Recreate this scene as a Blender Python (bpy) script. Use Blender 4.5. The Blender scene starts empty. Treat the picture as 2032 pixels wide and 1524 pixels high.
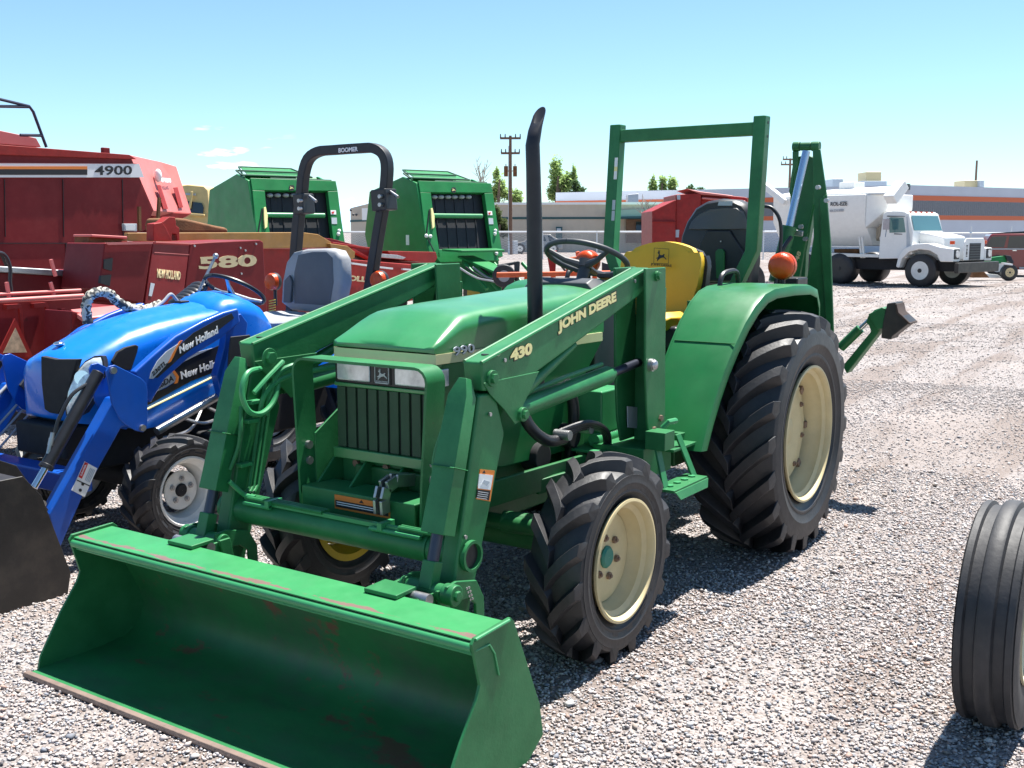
import bpy, bmesh, math, random
import numpy as np
from mathutils import Vector, Matrix
R = math.radians
random.seed(4); RNG = np.random.default_rng(4)
SC = bpy.context.scene; COL = SC.collection

# ------------------------------------------------------------------ camera
CAM = Vector((5.14704, 2.58042, 1.57446)); YAW, PITCH, ROLL, FPX = R(214.065), R(-8.0714), R(-.0517), 2146.06
FW = Vector((math.cos(YAW)*math.cos(PITCH), math.sin(YAW)*math.cos(PITCH), math.sin(PITCH)))
_rt = Vector((math.sin(YAW), -math.cos(YAW), 0)); _up = _rt.cross(FW)
RT = _rt*math.cos(ROLL)+_up*math.sin(ROLL); UP = _up*math.cos(ROLL)-_rt*math.sin(ROLL)
cd = bpy.data.cameras.new('camera'); cam = bpy.data.objects.new('camera', cd); COL.objects.link(cam)
cam.matrix_world = Matrix(((RT.x, UP.x, -FW.x, CAM.x), (RT.y, UP.y, -FW.y, CAM.y), (RT.z, UP.z, -FW.z, CAM.z), (0, 0, 0, 1)))
cd.sensor_width = 36; cd.lens = FPX/2032*36; cd.clip_start = .05; cd.clip_end = 20000
SC.camera = cam
# ------------------------------------------------------------------ light
SUN = Vector((-.37, .05, .93)).normalized()
SUN_EL = math.asin(SUN.z); SUN_AZ = math.atan2(SUN.y, SUN.x)
sd = bpy.data.lights.new('sun', 'SUN'); sun = bpy.data.objects.new('sun', sd); COL.objects.link(sun)
sd.energy = 5.0; sd.angle = R(.5); sd.color = (1, .965, .90)
sun.rotation_euler = SUN.to_track_quat('Z', 'Y').to_euler()
W = bpy.data.worlds.new('World'); SC.world = W; W.use_nodes = True
nt = W.node_tree; nt.nodes.clear()
def nd(t, typ, **k):
    n = t.nodes.new(typ)
    for a, b in k.items(): setattr(n, a, b)
    return n
sky = nd(nt, 'ShaderNodeTexSky', sky_type='NISHITA', sun_disc=False, sun_elevation=SUN_EL, sun_rotation=math.pi/2-SUN_AZ)
sky.altitude = 1400; sky.air_density = 1.0; sky.dust_density = .6; sky.ozone_density = 1.0
bg = nd(nt, 'ShaderNodeBackground'); bg.inputs[1].default_value = .070
tint = nd(nt, 'ShaderNodeMix', data_type='RGBA', blend_type='MULTIPLY'); tint.inputs[0].default_value = 1
tint.inputs[7].default_value = (.84, 1.02, 1.06, 1)
nt.links.new(sky.outputs[0], tint.inputs[6])
# thin fair weather cloud near the horizon
tc = nd(nt, 'ShaderNodeTexCoord'); mp = nd(nt, 'ShaderNodeMapping'); mp.inputs[3].default_value = (5.0, 5.0, 24)
nt.links.new(tc.outputs[0], mp.inputs[0])
nz = nd(nt, 'ShaderNodeTexNoise'); nz.inputs[2].default_value = 3.2; nz.inputs[3].default_value = 6
nt.links.new(mp.outputs[0], nz.inputs[0])
cr = nd(nt, 'ShaderNodeValToRGB'); cr.color_ramp.elements[0].position = .60; cr.color_ramp.elements[1].position = .70
nt.links.new(nz.outputs[0], cr.inputs[0])
sx = nd(nt, 'ShaderNodeSeparateXYZ'); nt.links.new(tc.outputs[0], sx.inputs[0])
cz = nd(nt, 'ShaderNodeMapRange'); cz.inputs[1].default_value = .10; cz.inputs[2].default_value = .06
nt.links.new(sx.outputs[2], cz.inputs[0])
mm = nd(nt, 'ShaderNodeMath', operation='MULTIPLY'); nt.links.new(cr.outputs[0], mm.inputs[0]); nt.links.new(cz.outputs[0], mm.inputs[1])
vd = nd(nt, 'ShaderNodeVectorMath', operation='DOT_PRODUCT'); vd.inputs[1].default_value = (-.6456, -.7611, .0623); nt.links.new(tc.outputs[0], vd.inputs[0])
vm = nd(nt, 'ShaderNodeMapRange'); vm.inputs[1].default_value = .9965; vm.inputs[2].default_value = .9995; nt.links.new(vd.outputs['Value'], vm.inputs[0])
m2 = nd(nt, 'ShaderNodeMath', operation='MULTIPLY'); nt.links.new(mm.outputs[0], m2.inputs[0]); nt.links.new(vm.outputs[0], m2.inputs[1])
cm = nd(nt, 'ShaderNodeMix', data_type='RGBA'); cm.inputs[7].default_value = (16, 16, 16.4, 1)
nt.links.new(m2.outputs[0], cm.inputs[0]); nt.links.new(tint.outputs[2], cm.inputs[6]); nt.links.new(cm.outputs[2], bg.inputs[0])
wo = nd(nt, 'ShaderNodeOutputWorld'); nt.links.new(bg.outputs[0], wo.inputs[0])
SC.view_settings.view_transform = 'Standard'; SC.view_settings.look = 'None'
SC.view_settings.exposure = 1.33; SC.view_settings.gamma = 1
SC.cycles.use_denoising = True; SC.cycles.max_bounces = 6; SC.cycles.transparent_max_bounces = 12

# ------------------------------------------------------------------ helpers
def U(u, v, ax, val):
    """point where the sight line through photo pixel (u,v) meets the plane ax = val (used to read off real positions)"""
    d = FW+RT*((u-1016)/FPX)-UP*((v-762)/FPX); i = 'XYZ'.index(ax); t = (val-CAM[i])/d[i]
    return CAM+d*t
def UN(u, v, p, n):
    d = FW+RT*((u-1016)/FPX)-UP*((v-762)/FPX); n = Vector(n); t = (Vector(p)-CAM).dot(n)/d.dot(n); return CAM+d*t
def DD(u, v, dist):
    return CAM+(FW+RT*((u-1016)/FPX)-UP*((v-762)/FPX))*dist
def PL(L, ax, val): return [U(a, b, ax, val) for a, b in L]
def V(*a): return Vector(a)

def tag(o, label=None, cat=None, group=None, kind=None):
    for k, v in (('label', label), ('category', cat), ('group', group), ('kind', kind)):
        if v: o[k] = v
    return o
def empty(name, loc=(0, 0, 0), rz=0, parent=None):
    o = bpy.data.objects.new(name, None); COL.objects.link(o); o.location = loc; o.rotation_euler = (0, 0, rz)
    o.empty_display_size = .1
    if parent: o.parent = parent
    return o
def thing(name, label, cat, loc=(0, 0, 0), rz=0, group=None):
    return tag(empty(name, loc, rz), label, cat, group)

class MB:
    def __init__(s): s.v = []; s.f = []; s.vf = False
    def add(s, vs, fs):
        n = len(s.v); s.v += [Vector(x) for x in vs]; s.f += [[i+n for i in f] for f in fs]; return s
    def box(s, c, d, M=None):
        c = Vector(c); h = Vector(d)/2; vs = []
        for x in (-1, 1):
            for y in (-1, 1):
                for z in (-1, 1):
                    p = Vector((x*h.x, y*h.y, z*h.z)); vs.append(c+(M @ p if M else p))
        return s.add(vs, [(0, 1, 3, 2), (4, 6, 7, 5), (0, 4, 5, 1), (2, 3, 7, 6), (0, 2, 6, 4), (1, 5, 7, 3)])
    def bx(s, x0, x1, y0, y1, z0, z1): return s.box(((x0+x1)/2, (y0+y1)/2, (z0+z1)/2), (x1-x0, y1-y0, z1-z0))
    def prism(s, pts, vec):
        pts = [Vector(p) for p in pts]; vec = Vector(vec); n = len(pts)
        return s.add(pts+[p+vec for p in pts], [list(range(n)), list(range(2*n-1, n-1, -1))]+[(i, (i+1) % n, n+(i+1) % n, n+i) for i in range(n)])
    def loft(s, rings, cap=True, closed=True):
        n = len(rings[0]); vs = [Vector(p) for r in rings for p in r]; fs = []
        for k in range(len(rings)-1):
            for i in range(n if closed else n-1):
                j = (i+1) % n; fs.append((k*n+i, k*n+j, (k+1)*n+j, (k+1)*n+i))
        if cap and closed: fs += [list(range(n)), [(len(rings)-1)*n+i for i in range(n)][::-1]]
        return s.add(vs, fs)
    def tube(s, pts, r, n=10, cap=True):
        pts = [Vector(p) for p in pts]; rs = r if isinstance(r, (list, tuple)) else [r]*len(pts); rings = []; a = None
        for i, p in enumerate(pts):
            t = (pts[min(i+1, len(pts)-1)]-pts[max(i-1, 0)]).normalized()
            if a is None: a = t.cross(Vector((0, 0, 1)) if abs(t.z) < .9 else Vector((1, 0, 0))).normalized()
            else: a = (a-t*a.dot(t)).normalized()
            b = t.cross(a)
            rings.append([p+(a*math.cos(2*math.pi*k/n)+b*math.sin(2*math.pi*k/n))*rs[i] for k in range(n)])
        return s.loft(rings, cap)
    def cyl(s, a, b, r, r2=None, n=20): return s.tube([a, b], [r, r if r2 is None else r2], n)
    def bar(s, a, b, w, h, up=(0, 0, 1)):
        a = Vector(a); b = Vector(b); t = (b-a).normalized(); u = Vector(up); sd_ = t.cross(u).normalized(); u = sd_.cross(t)
        q = [sd_*w/2+u*h/2, -sd_*w/2+u*h/2, -sd_*w/2-u*h/2, sd_*w/2-u*h/2]
        return s.loft([[a+k for k in q], [b+k for k in q]])
    def rev(s, prof, o, axis='Y', n=48, closed=False):
        """prof = [(radius, height along axis)]"""
        rings = []; o = Vector(o)
        for k in range(n):
            t = 2*math.pi*k/n; c, q = math.cos(t), math.sin(t)
            if axis == 'Y': rings.append([o+Vector((r*c, h, r*q)) for r, h in prof])
            elif axis == 'Z': rings.append([o+Vector((r*c, r*q, h)) for r, h in prof])
            else: rings.append([o+Vector((h, r*c, r*q)) for r, h in prof])
        m = len(prof); vs = [p for r in rings for p in r]; fs = []
        for k in range(n):
            k2 = (k+1) % n
            for i in range(m if closed else m-1):
                j = (i+1) % m; fs.append((k*m+i, k*m+j, k2*m+j, k2*m+i))
        return s.add(vs, fs)
    def ball(s, c, r, n=16, m=10):
        c = Vector(c); r = Vector(r) if not isinstance(r, (int, float)) else Vector((r, r, r))
        rings = []
        for i in range(1, m):
            ph = math.pi*i/m; rings.append([c+Vector((r.x*math.sin(ph)*math.cos(2*math.pi*k/n), r.y*math.sin(ph)*math.sin(2*math.pi*k/n), r.z*math.cos(ph))) for k in range(n)])
        b = len(s.v); s.loft(rings, cap=False)
        s.v += [c+Vector((0, 0, r.z)), c-Vector((0, 0, r.z))]; t0 = len(s.v)-2
        for k in range(n):
            s.f.append([b+k, b+(k+1) % n, t0]); s.f.append([b+(m-2)*n+(k+1) % n, b+(m-2)*n+k, t0+1])
        return s
    def build(s, name, mat, parent=None, bevel=0, smooth=40, seg=2):
        me = bpy.data.meshes.new(name); bm = bmesh.new()
        vs = [bm.verts.new(p) for p in s.v]
        for f in s.f:
            try: bm.faces.new([vs[i] for i in f])
            except ValueError: pass
        bmesh.ops.remove_doubles(bm, verts=bm.verts, dist=1e-6)
        bmesh.ops.recalc_face_normals(bm, faces=bm.faces)
        bm.to_mesh(me); bm.free(); me.materials.append(mat)
        me.shade_smooth(); me.set_sharp_from_angle(angle=R(smooth))
        o = bpy.data.objects.new(name, me); COL.objects.link(o)
        if parent is not None:
            o.parent = parent
            # geometry is written in world coordinates: undo the parent's own placement
            M = parent_world(parent).inverted(); me.transform(M)
        if bevel:
            b = o.modifiers.new('bevel', 'BEVEL'); b.width = bevel; b.segments = seg; b.limit_method = 'ANGLE'; b.angle_limit = R(35); b.harden_normals = True
        return o
def parent_world(o):
    M = o.matrix_basis.copy()
    while o.parent is not None: o = o.parent; M = o.matrix_basis @ M
    return M
def mb(): return MB()

# ------------------------------------------------------------------ materials
def mat(name, col, rough=.5, metal=0, noise=0, nscale=8, bump=0, bscale=60, dust=0, dustcol=(.42, .36, .30), coat=0, spec=.5, rust=0, rustcol=(.16, .06, .035), stretch=None, rscale=14, rlo=.60, dlo=.45, cr=.08):
    m = bpy.data.materials.new(name); m.use_nodes = True; t = m.node_tree; b = t.nodes['Principled BSDF']
    b.inputs['Base Color'].default_value = (*col, 1); b.inputs['Roughness'].default_value = rough; b.inputs['Metallic'].default_value = metal
    b.inputs['Specular IOR Level'].default_value = spec
    if coat: b.inputs['Coat Weight'].default_value = coat; b.inputs['Coat Roughness'].default_value = cr
    tcn = nd(t, 'ShaderNodeTexCoord'); src = tcn.outputs[3]
    if stretch:
        mp_ = nd(t, 'ShaderNodeMapping'); mp_.inputs[3].default_value = stretch; t.links.new(src, mp_.inputs[0]); src = mp_.outputs[0]
    cur = None
    if noise or dust or rust:
        rgb = nd(t, 'ShaderNodeRGB'); rgb.outputs[0].default_value = (*col, 1); cur = rgb.outputs[0]
    if noise:
        n = nd(t, 'ShaderNodeTexNoise'); n.inputs['Scale'].default_value = nscale; n.inputs['Detail'].default_value = 6; n.inputs['Roughness'].default_value = .65
        t.links.new(src, n.inputs[0]); mr = nd(t, 'ShaderNodeMapRange'); mr.inputs[1].default_value = .3; mr.inputs[2].default_value = .7
        mr.inputs[3].default_value = 1-noise; mr.inputs[4].default_value = 1+noise; t.links.new(n.outputs[0], mr.inputs[0])
        h = nd(t, 'ShaderNodeMix', data_type='RGBA', blend_type='MULTIPLY'); h.inputs[0].default_value = 1
        t.links.new(cur, h.inputs[6]); t.links.new(mr.outputs[0], h.inputs[7]); cur = h.outputs[2]
    for amt, dc, sc_, lo, wd_ in ((dust, dustcol, 5, dlo, .3), (rust, rustcol, rscale, rlo, .05)):
        if amt:
            n = nd(t, 'ShaderNodeTexNoise'); n.inputs['Scale'].default_value = sc_; n.inputs['Detail'].default_value = 8; n.inputs['Roughness'].default_value = .7
            t.links.new(src, n.inputs[0]); mr = nd(t, 'ShaderNodeMapRange'); mr.inputs[1].default_value = lo; mr.inputs[2].default_value = lo+wd_
            mr.inputs[4].default_value = amt; t.links.new(n.outputs[0], mr.inputs[0])
            h = nd(t, 'ShaderNodeMix', data_type='RGBA'); h.inputs[7].default_value = (*dc, 1)
            t.links.new(mr.outputs[0], h.inputs[0]); t.links.new(cur, h.inputs[6]); cur = h.outputs[2]
    if cur is not None: t.links.new(cur, b.inputs['Base Color'])
    if noise:
        n2 = nd(t, 'ShaderNodeTexNoise'); n2.inputs['Scale'].default_value = nscale*2.3; n2.inputs['Detail'].default_value = 5; t.links.new(src, n2.inputs[0])
        mr = nd(t, 'ShaderNodeMapRange'); mr.inputs[3].default_value = max(.02, rough-.1); mr.inputs[4].default_value = min(1, rough+.12); t.links.new(n2.outputs[0], mr.inputs[0]); t.links.new(mr.outputs[0], b.inputs['Roughness'])
    if bump:
        n = nd(t, 'ShaderNodeTexNoise'); n.inputs['Scale'].default_value = bscale; n.inputs['Detail'].default_value = 4; t.links.new(src, n.inputs[0])
        bp = nd(t, 'ShaderNodeBump'); bp.inputs['Strength'].default_value = bump; bp.inputs['Distance'].default_value = .01
        t.links.new(n.outputs[0], bp.inputs['Height']); t.links.new(bp.outputs[0], b.inputs['Normal'])
    return m
M = {}
M['green'] = mat('loader_green', (.017, .150, .048), .44, noise=.22, nscale=5, dust=.16, dustcol=(.10, .21, .11), bump=.05, bscale=90, spec=.4, rust=.75, rustcol=(.06, .045, .03), rscale=34, rlo=.672)
M['greenb'] = mat('backhoe_green', (.013, .125, .034), .45, noise=.2, nscale=5, dust=.12, dustcol=(.1, .2, .1), bump=.05)
M['hood'] = mat('hood_green', (.022, .200, .052), .36, noise=.12, nscale=4, dust=.22, dustcol=(.12, .28, .14), coat=.7, cr=.30, spec=.6)
M['fender'] = mat('fender_green', (.011, .138, .038), .36, noise=.14, nscale=4, dust=.12, dustcol=(.07, .17, .10), spec=.4, rust=.5, rustcol=(.05, .07, .04), rscale=40, rlo=.69)
M['bucketin'] = mat('bucket_worn_green', (.015, .150, .043), .5, noise=.3, nscale=3, dust=.75, dustcol=(.060, .075, .062), dlo=.47, rust=.8, rustcol=(.15, .050, .038), rscale=4.5, rlo=.585, stretch=(1, .55, .45), bump=.12, bscale=40)
M['brightgreen'] = mat('bright_green', (.035, .24, .09), .4, noise=.1)
M['yellow'] = mat('rim_yellow', (.56, .46, .25), .5, noise=.12, nscale=6, dust=.18, dustcol=(.45, .38, .27))
M['yellow2'] = mat('rim_bright_yellow', (.62, .42, .03), .5, noise=.12)
M['cream'] = mat('cream_band', (.70, .66, .36), .4, noise=.05)
M['tyre'] = mat('tyre_rubber', (.020, .020, .023), .50, noise=.3, nscale=9, dust=.22, dustcol=(.075, .062, .052), bump=.12, bscale=60)
M['black'] = mat('black_plastic', (.016, .016, .019), .42, noise=.15)
M['blackm'] = mat('black_matte', (.012, .012, .014), .8, noise=.2)
M['exh'] = mat('exhaust_black', (.010, .011, .017), .48, noise=.2, nscale=12)
M['blacksteel'] = mat('worn_black_steel', (.022, .019, .018), .45, noise=.3, nscale=5, dust=.35, dustcol=(.11, .085, .06), bump=.1, bscale=20)
M['hose'] = mat('black_hose', (.018, .018, .021), .38)
M['chrome'] = mat('chrome', (.75, .76, .78), .16, metal=1)
M['steel'] = mat('steel', (.42, .42, .43), .38, metal=.9, noise=.15, nscale=20)
M['rod'] = mat('rod_steel', (.045, .05, .075), .35, metal=.6)
M['rodblue'] = mat('polished_rod', (.34, .44, .60), .22, metal=.75)
M['bolt'] = mat('rusty_bolt', (.20, .13, .09), .6, noise=.3, nscale=30)
M['edge'] = mat('bare_cutting_edge', (.17, .120, .098), .8, metal=0, noise=.3, nscale=9, rust=.6, rustcol=(.17, .09, .06), bump=.2)
M['seat'] = mat('yellow_vinyl', (.66, .40, .018), .5, noise=.07, nscale=4, bump=.1, bscale=14)
M['orange'] = mat('amber_lens', (.60, .060, .003), .32, coat=0, bump=.25, bscale=110)
M['orangel'] = mat('orange_paint', (.62, .10, .02), .5, noise=.2)
M['blue'] = mat('tractor_blue', (.001, .155, .66), .30, noise=.06, coat=.25)
M['bluel'] = mat('loader_blue', (.001, .075, .42), .35, noise=.1, dust=.05, dustcol=(.2, .25, .35), coat=.15)
M['white'] = mat('white_paint', (.78, .78, .76), .4, noise=.04)
M['whitew'] = mat('white_wheel', (.72, .72, .69), .42, noise=.08, dust=.18)
M['glass'] = mat('dark_glass', (.02, .03, .035), .08, coat=.6)
M['glassg'] = mat('cab_glass', (.07, .17, .18), .08, coat=.5)
M['lens'] = mat('headlight_lens', (.62, .66, .70), .14, metal=.35, noise=.3, nscale=12, bump=.12, bscale=22, coat=.6)
M['red'] = mat('baler_red', (.175, .012, .014), .5, noise=.2, nscale=2.5, dust=.14, dustcol=(.20, .07, .06), spec=.25, rust=.5, rustcol=(.07, .02, .015), rscale=9, rlo=.66)
M['redp'] = mat('sunlit_red', (.56, .15, .135), .5, noise=.1, nscale=2, dust=.2, dustcol=(.5, .3, .28))  # pink version of the baler red: sunlight painted into lit faces and top edges
M['redb'] = mat('bright_red', (.30, .020, .015), .5, noise=.2, spec=.3, dust=.2, dustcol=(.22, .08, .06))
M['gold'] = mat('golden_brown_paint', (.34, .17, .035), .55, noise=.15, dust=.15)
M['rust'] = mat('rust', (.17, .075, .028), .85, noise=.4, nscale=6, bump=.4)
M['tan'] = mat('faded_yellow', (.66, .47, .20), .5, noise=.1)
M['grey'] = mat('grey_plastic', (.045, .049, .056), .5, noise=.1)
M['greyl'] = mat('light_grey_vinyl', (.30, .31, .33), .6, noise=.08, bump=.05)
M['greyd'] = mat('seat_grey', (.085, .095, .115), .55, noise=.08, bump=.06)
M['label'] = mat('grey_label', (.42, .46, .50), .5)
M['labelw'] = mat('white_label', (.78, .78, .77), .5)
M['labelo'] = mat('orange_label', (.72, .21, .03), .5)
M['labelr'] = mat('red_label', (.55, .02, .02), .5)
M['ink'] = mat('black_ink', (.012, .012, .014), .5)
M['txty'] = mat('yellow_lettering', (.86, .76, .34), .5)
M['txtc'] = mat('cream_lettering', (.62, .50, .28), .5)
M['txtw'] = mat('white_lettering', (.82, .82, .82), .5)
M['txtg'] = mat('faint_grey_lettering', (.36, .37, .40), .5)
M['belt'] = mat('rubber_belts', (.009, .009, .011), .6, noise=.35, nscale=3, stretch=(6, 6, .4))
M['wood'] = mat('pole_wood', (.15, .085, .055), .85, noise=.3, nscale=10)
M['reflect'] = mat('cracked_reflector', (.52, .36, .22), .35, noise=.45, nscale=18)
M['rgreen'] = mat('round_baler_green', (.014, .190, .050), .42, noise=.2, nscale=2, dust=.2, dustcol=(.08, .16, .09), spec=.35)

# ------------------------------------------------------------------ lettering and flat marks
def text(name, s, o, r, u, m, parent, bold=0.02, ext=.0015, shear=0, lift=None):
    """lettering filling the parallelogram with corner o, baseline vector r and height vector u; normal = r x u"""
    o, r, u = Vector(o), Vector(r), Vector(u); n = r.cross(u).normalized()
    cu = bpy.data.curves.new(name, 'FONT'); cu.body = s; cu.size = 1; cu.offset = bold; cu.extrude = .5; cu.shear = shear; cu.resolution_u = 3
    ob = bpy.data.objects.new(name, cu); COL.objects.link(ob); bpy.context.view_layer.update()
    me = bpy.data.meshes.new_from_object(ob.evaluated_get(bpy.context.evaluated_depsgraph_get()))
    bpy.data.objects.remove(ob); bpy.data.curves.remove(cu)
    co = np.array([v.co[:] for v in me.vertices]); x0, x1, y0, y1 = co[:, 0].min(), co[:, 0].max(), co[:, 1].min(), co[:, 1].max()
    P = parent_world(parent).inverted() if parent else Matrix.Identity(4)
    for v in me.vertices:
        a, b = (v.co.x-x0)/(x1-x0), (v.co.y-y0)/(y1-y0)
        v.co = P @ (o+r*a+u*b+n*(ext if v.co.z > 0 else -.004))
    me.materials.clear(); me.materials.append(m); me.name = name
    q = bpy.data.objects.new(name, me); COL.objects.link(q)
    if parent: q.parent = parent
    return q
def textpx(name, s, p00, p10, p01, ax, val, m, parent, **k):
    a, b, c = U(*p00, ax, val), U(*p10, ax, val), U(*p01, ax, val); return text(name, s, a, b-a, c-a, m, parent, **k)
def decal(name, px, ax, val, m, parent, t=.003, out=1):
    vec = {'X': V(1, 0, 0), 'Y': V(0, 1, 0), 'Z': V(0, 0, 1)}[ax]*t*out
    return mb().prism([p-vec*1.5 for p in PL(px, ax, val)], vec*2.5).build(name, m, parent)
DEER = [(.02, .30), (.18, .36), (.25, .44), (.30, .62), (.22, .70), (.16, .76), (.24, .80), (.26, 1.0), (.31, .84), (.40, .98), (.37, .80), (.36, .66), (.46, .56), (.66, .56), (.78, .66), (.84, .62), (.78, .50), (.82, .40), (.95, .30), (1.0, .16), (.93, .20), (.82, .30), (.72, .36), (.62, .36), (.52, .32), (.42, .30), (.34, .22), (.24, .16), (.12, .02), (.14, .18), (.26, .28), (.10, .25)]
def deer(name, o, r, u, m, parent):
    o, r, u = Vector(o), Vector(r), Vector(u); n = r.cross(u).normalized()
    return mb().prism([o+r*a+u*b-n*.001 for a, b in DEER], n*.003).build(name, m, parent)

# ------------------------------------------------------------------ wheels
def ag_tyre(name, c, Ro, Wd, rim, nl, lh, m, parent, dirn=1, lw=.045, sweep=.30):
    """tyre about the Y axis with herring-bone lugs"""
    Rb = Ro-lh; h = Wd/2
    def surf(y):
        t = min(1, abs(y)/h); return Rb-.075*Rb*t*t
    prof = []
    side = [(rim, .40), (rim+.02, .43), (rim+(Rb-rim)*.20, .46), (rim+(Rb-rim)*.22, .476), (rim+(Rb-rim)*.27, .478), (rim+(Rb-rim)*.29, .470), (rim+(Rb-rim)*.45, .497), (rim+(Rb-rim)*.47, .506), (rim+(Rb-rim)*.50, .506), (rim+(Rb-rim)*.52, .501), (rim+(Rb-rim)*.72, .505), (surf(h)-.012, .495), (surf(h*.96), .48)]
    prof += [(r, -k*Wd) for r, k in side]
    prof += [(surf(y*h), y*h) for y in (-.8, -.5, -.2, 0, .2, .5, .8)]
    prof += [(r, k*Wd) for r, k in side[::-1]]
    b = mb().rev(prof, c, 'Y', 72); c = Vector(c)
    for s in (1, -1):
        for k in range(nl):
            a0 = 2*math.pi*(k+(0 if s == 1 else .5))/nl; st = []
            for i in range(9):
                t = i/8; y = s*(-.06*h+1.02*h*t); th = a0+dirn*sweep*(t**.8)
                wdt = lw*(1.0-.12*t+.5*max(0, .25-t)); rb = surf(y)-.01
                top = Ro-.035*Ro*t*t
                if i == 8: top = Ro-.05*Ro
                st.append((y, th, wdt, rb, top))
            y8, th8, w8, rb8, _ = st[-1]
            st.append((s*h*1.0, th8+dirn*sweep*.10, w8*.8, surf(h)-.05*Ro/.5, surf(h)-.010))
            st.append((s*h*.93, th8+dirn*sweep*.16, w8*.45, surf(h)-.10*Ro/.5, surf(h)-.075*Ro/.5))
            rings = []
            for y, th, wd, rb, top in st:
                def P(r, d): return c+V(r*math.cos(th+d/r), y, r*math.sin(th+d/r))
                rings.append([P(rb, -wd*.68), P(rb, wd*.68), P(top, wd*.42), P(top, -wd*.42)])
            b.loft(rings)
    return b.build(name, m, parent, bevel=.004, seg=1, smooth=35)
def rim_disc(prefix, c, s, rim, lip_y, recess, m, parent, discr, wavy=0, bolts=6, bolt_r=.09, hubr=.05, hubm=None, depth=None, boltm=None, holes=0):
    """s=+1 outer side towards +Y. lip at y=lip_y (world), disc recess metres inboard"""
    c = Vector(c); y = lip_y; b = mb()
    w = depth or .26
    P = [(rim+.012, y-s*.004), (rim+.012, y+s*.006), (rim+.002, y+s*.008), (rim-.006, y), (rim-.010, y-s*.022), (rim-.028, y-s*.035), (rim-.032, y-s*.07), (rim-.045, y-s*.085), (rim-.048, y-s*(w*.6)), (rim-.02, y-s*w), (rim+.01, y-s*w)]
    b.rev([(r, h-c.y) for r, h in P], c, 'Y', 64)
    b.build('rim', m, parent)
    d = mb(); n = 96; yy = y-s*recess-c.y
    def rr(t): return discr*(1+(wavy*(.5*math.cos(8*t)+.25*math.cos(16*t)) if wavy else 0))
    ring = lambda f, dy: [c+V(rr(2*math.pi*k/n)*f*math.cos(2*math.pi*k/n), yy+s*dy, rr(2*math.pi*k/n)*f*math.sin(2*math.pi*k/n)) for k in range(n)]
    d.loft([ring(1, -.008), ring(1, 0), ring(.8, .004), ring(.62, .012 if wavy else .0), ring(.4, .0), ring(.02, .0)])
    d.build('wheel_disc', m, parent)
    bb = mb()
    for k in range(bolts):
        t = 2*math.pi*(k+.3)/bolts; p = c+V(bolt_r*math.cos(t), yy, bolt_r*math.sin(t))
        bb.cyl(p, p+V(0, s*.012, 0), .014, n=6); bb.cyl(p, p+V(0, s*.019, 0), .007, n=8)
    bb.build('lug_nuts', boltm or M['bolt'], parent)
    h = mb().rev([(0.001, s*.014), (hubr*.8, s*.014), (hubr, s*.006), (hubr, -.02)], c+V(0, yy, 0), 'Y', 28); h.build('hub_cap', hubm or M['green'], parent)

# =================================================================== GREEN TRACTOR
T = thing('compact_tractor', 'green compact tractor with front loader bucket, yellow seat, roll bar and tall black exhaust', 'tractor')
LR = (1, -1)
# rear wheels
for s in LR:
    w = empty('rear_wheel', (0, s*.68, .585), 0, T)
    ag_tyre('tyre', (0, s*.68, .585), .605, .40, .330, 20, .046, M['tyre'], w, lw=.074, sweep=.37)
    rim_disc('rear', (0, s*.68, .585), s, .326, s*.862, .115, M['yellow'], w, .255, wavy=.055, bolts=8, bolt_r=.215, hubr=.07, hubm=M['yellow'], depth=.34)
    cl = mb()
    for k in range(8):
        t = 2*math.pi*(k+.02)/8; p = V(math.cos(t)*.272, s*.74, .585+math.sin(t)*.272-0)
        cl.box((p.x, p.y, p.z), (.035, .035, .05), Matrix.Rotation(-t+math.pi/2, 3, 'Y'))
    cl.build('rim_clamps', M['bolt'], w, bevel=.004)
# front wheels
for s in LR:
    w = empty('front_wheel', (1.724, s*.668, .372), 0, T)
    ag_tyre('tyre', (1.724, s*.668, .372), .392, .218, .225, 15, .034, M['tyre'], w, lw=.060, sweep=.35)
    rim_disc('front', (1.724, s*.668, .372), s, .219, s*.772, .085, M['yellow'] if s > 0 else M['yellow2'], w, .168, bolts=6, bolt_r=.078, hubr=.042, hubm=mat('hub_teal', (.02, .18, .13), .5), depth=.2)
# axle, chassis
b = mb(); b.cyl((1.724, -.56, .40), (1.724, .56, .40), .055); b.cyl((1.80, -.50, .46), (1.80, .50, .46), .03)
for s in LR: b.ball((1.724, s*.53, .38), (.10, .07, .12)); b.cyl((1.79, s*.27, .46), (1.75, s*.44, .455), .042)
b.build('front_axle', M['greenb'], T)
b = mb(); b.bx(.9, 2.15, -.17, .17, .42, .70); b.bx(-.35, .9, -.20, .20, .40, .85); b.cyl((0, -.6, .585), (0, .6, .585), .11, n=16)
b.bx(1.1, 1.35, -.36, .36, .50, .56); b.bx(.3, .5, -.38, .38, .45, .55)
b.build('chassis', M['greenb'], T, bevel=.01)
# engine block glimpsed between the panels
b = mb(); b.bx(1.15, 2.0, -.19, .19, .66, 1.08); b.cyl((1.3, .19, .72), (1.3, .30, .72), .05); b.cyl((1.5, .19, .66), (1.5, .27, .66), .06); b.cyl((1.75, .19, .9), (1.75, .23, .9), .09)
b.build('engine', M['blackm'], T, bevel=.006)
# side panels
for s in LR:
    P = [(2.14, .76), (2.14, 1.105), (.95, 1.105), (1.12, .95), (1.12, .64), (1.75, .66), (2.0, .72)]
    mb().prism([V(x, s*.218, z) for x, z in P], (0, s*.02, 0)).build('side_panel', M['fender'], T, bevel=.006)
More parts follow.
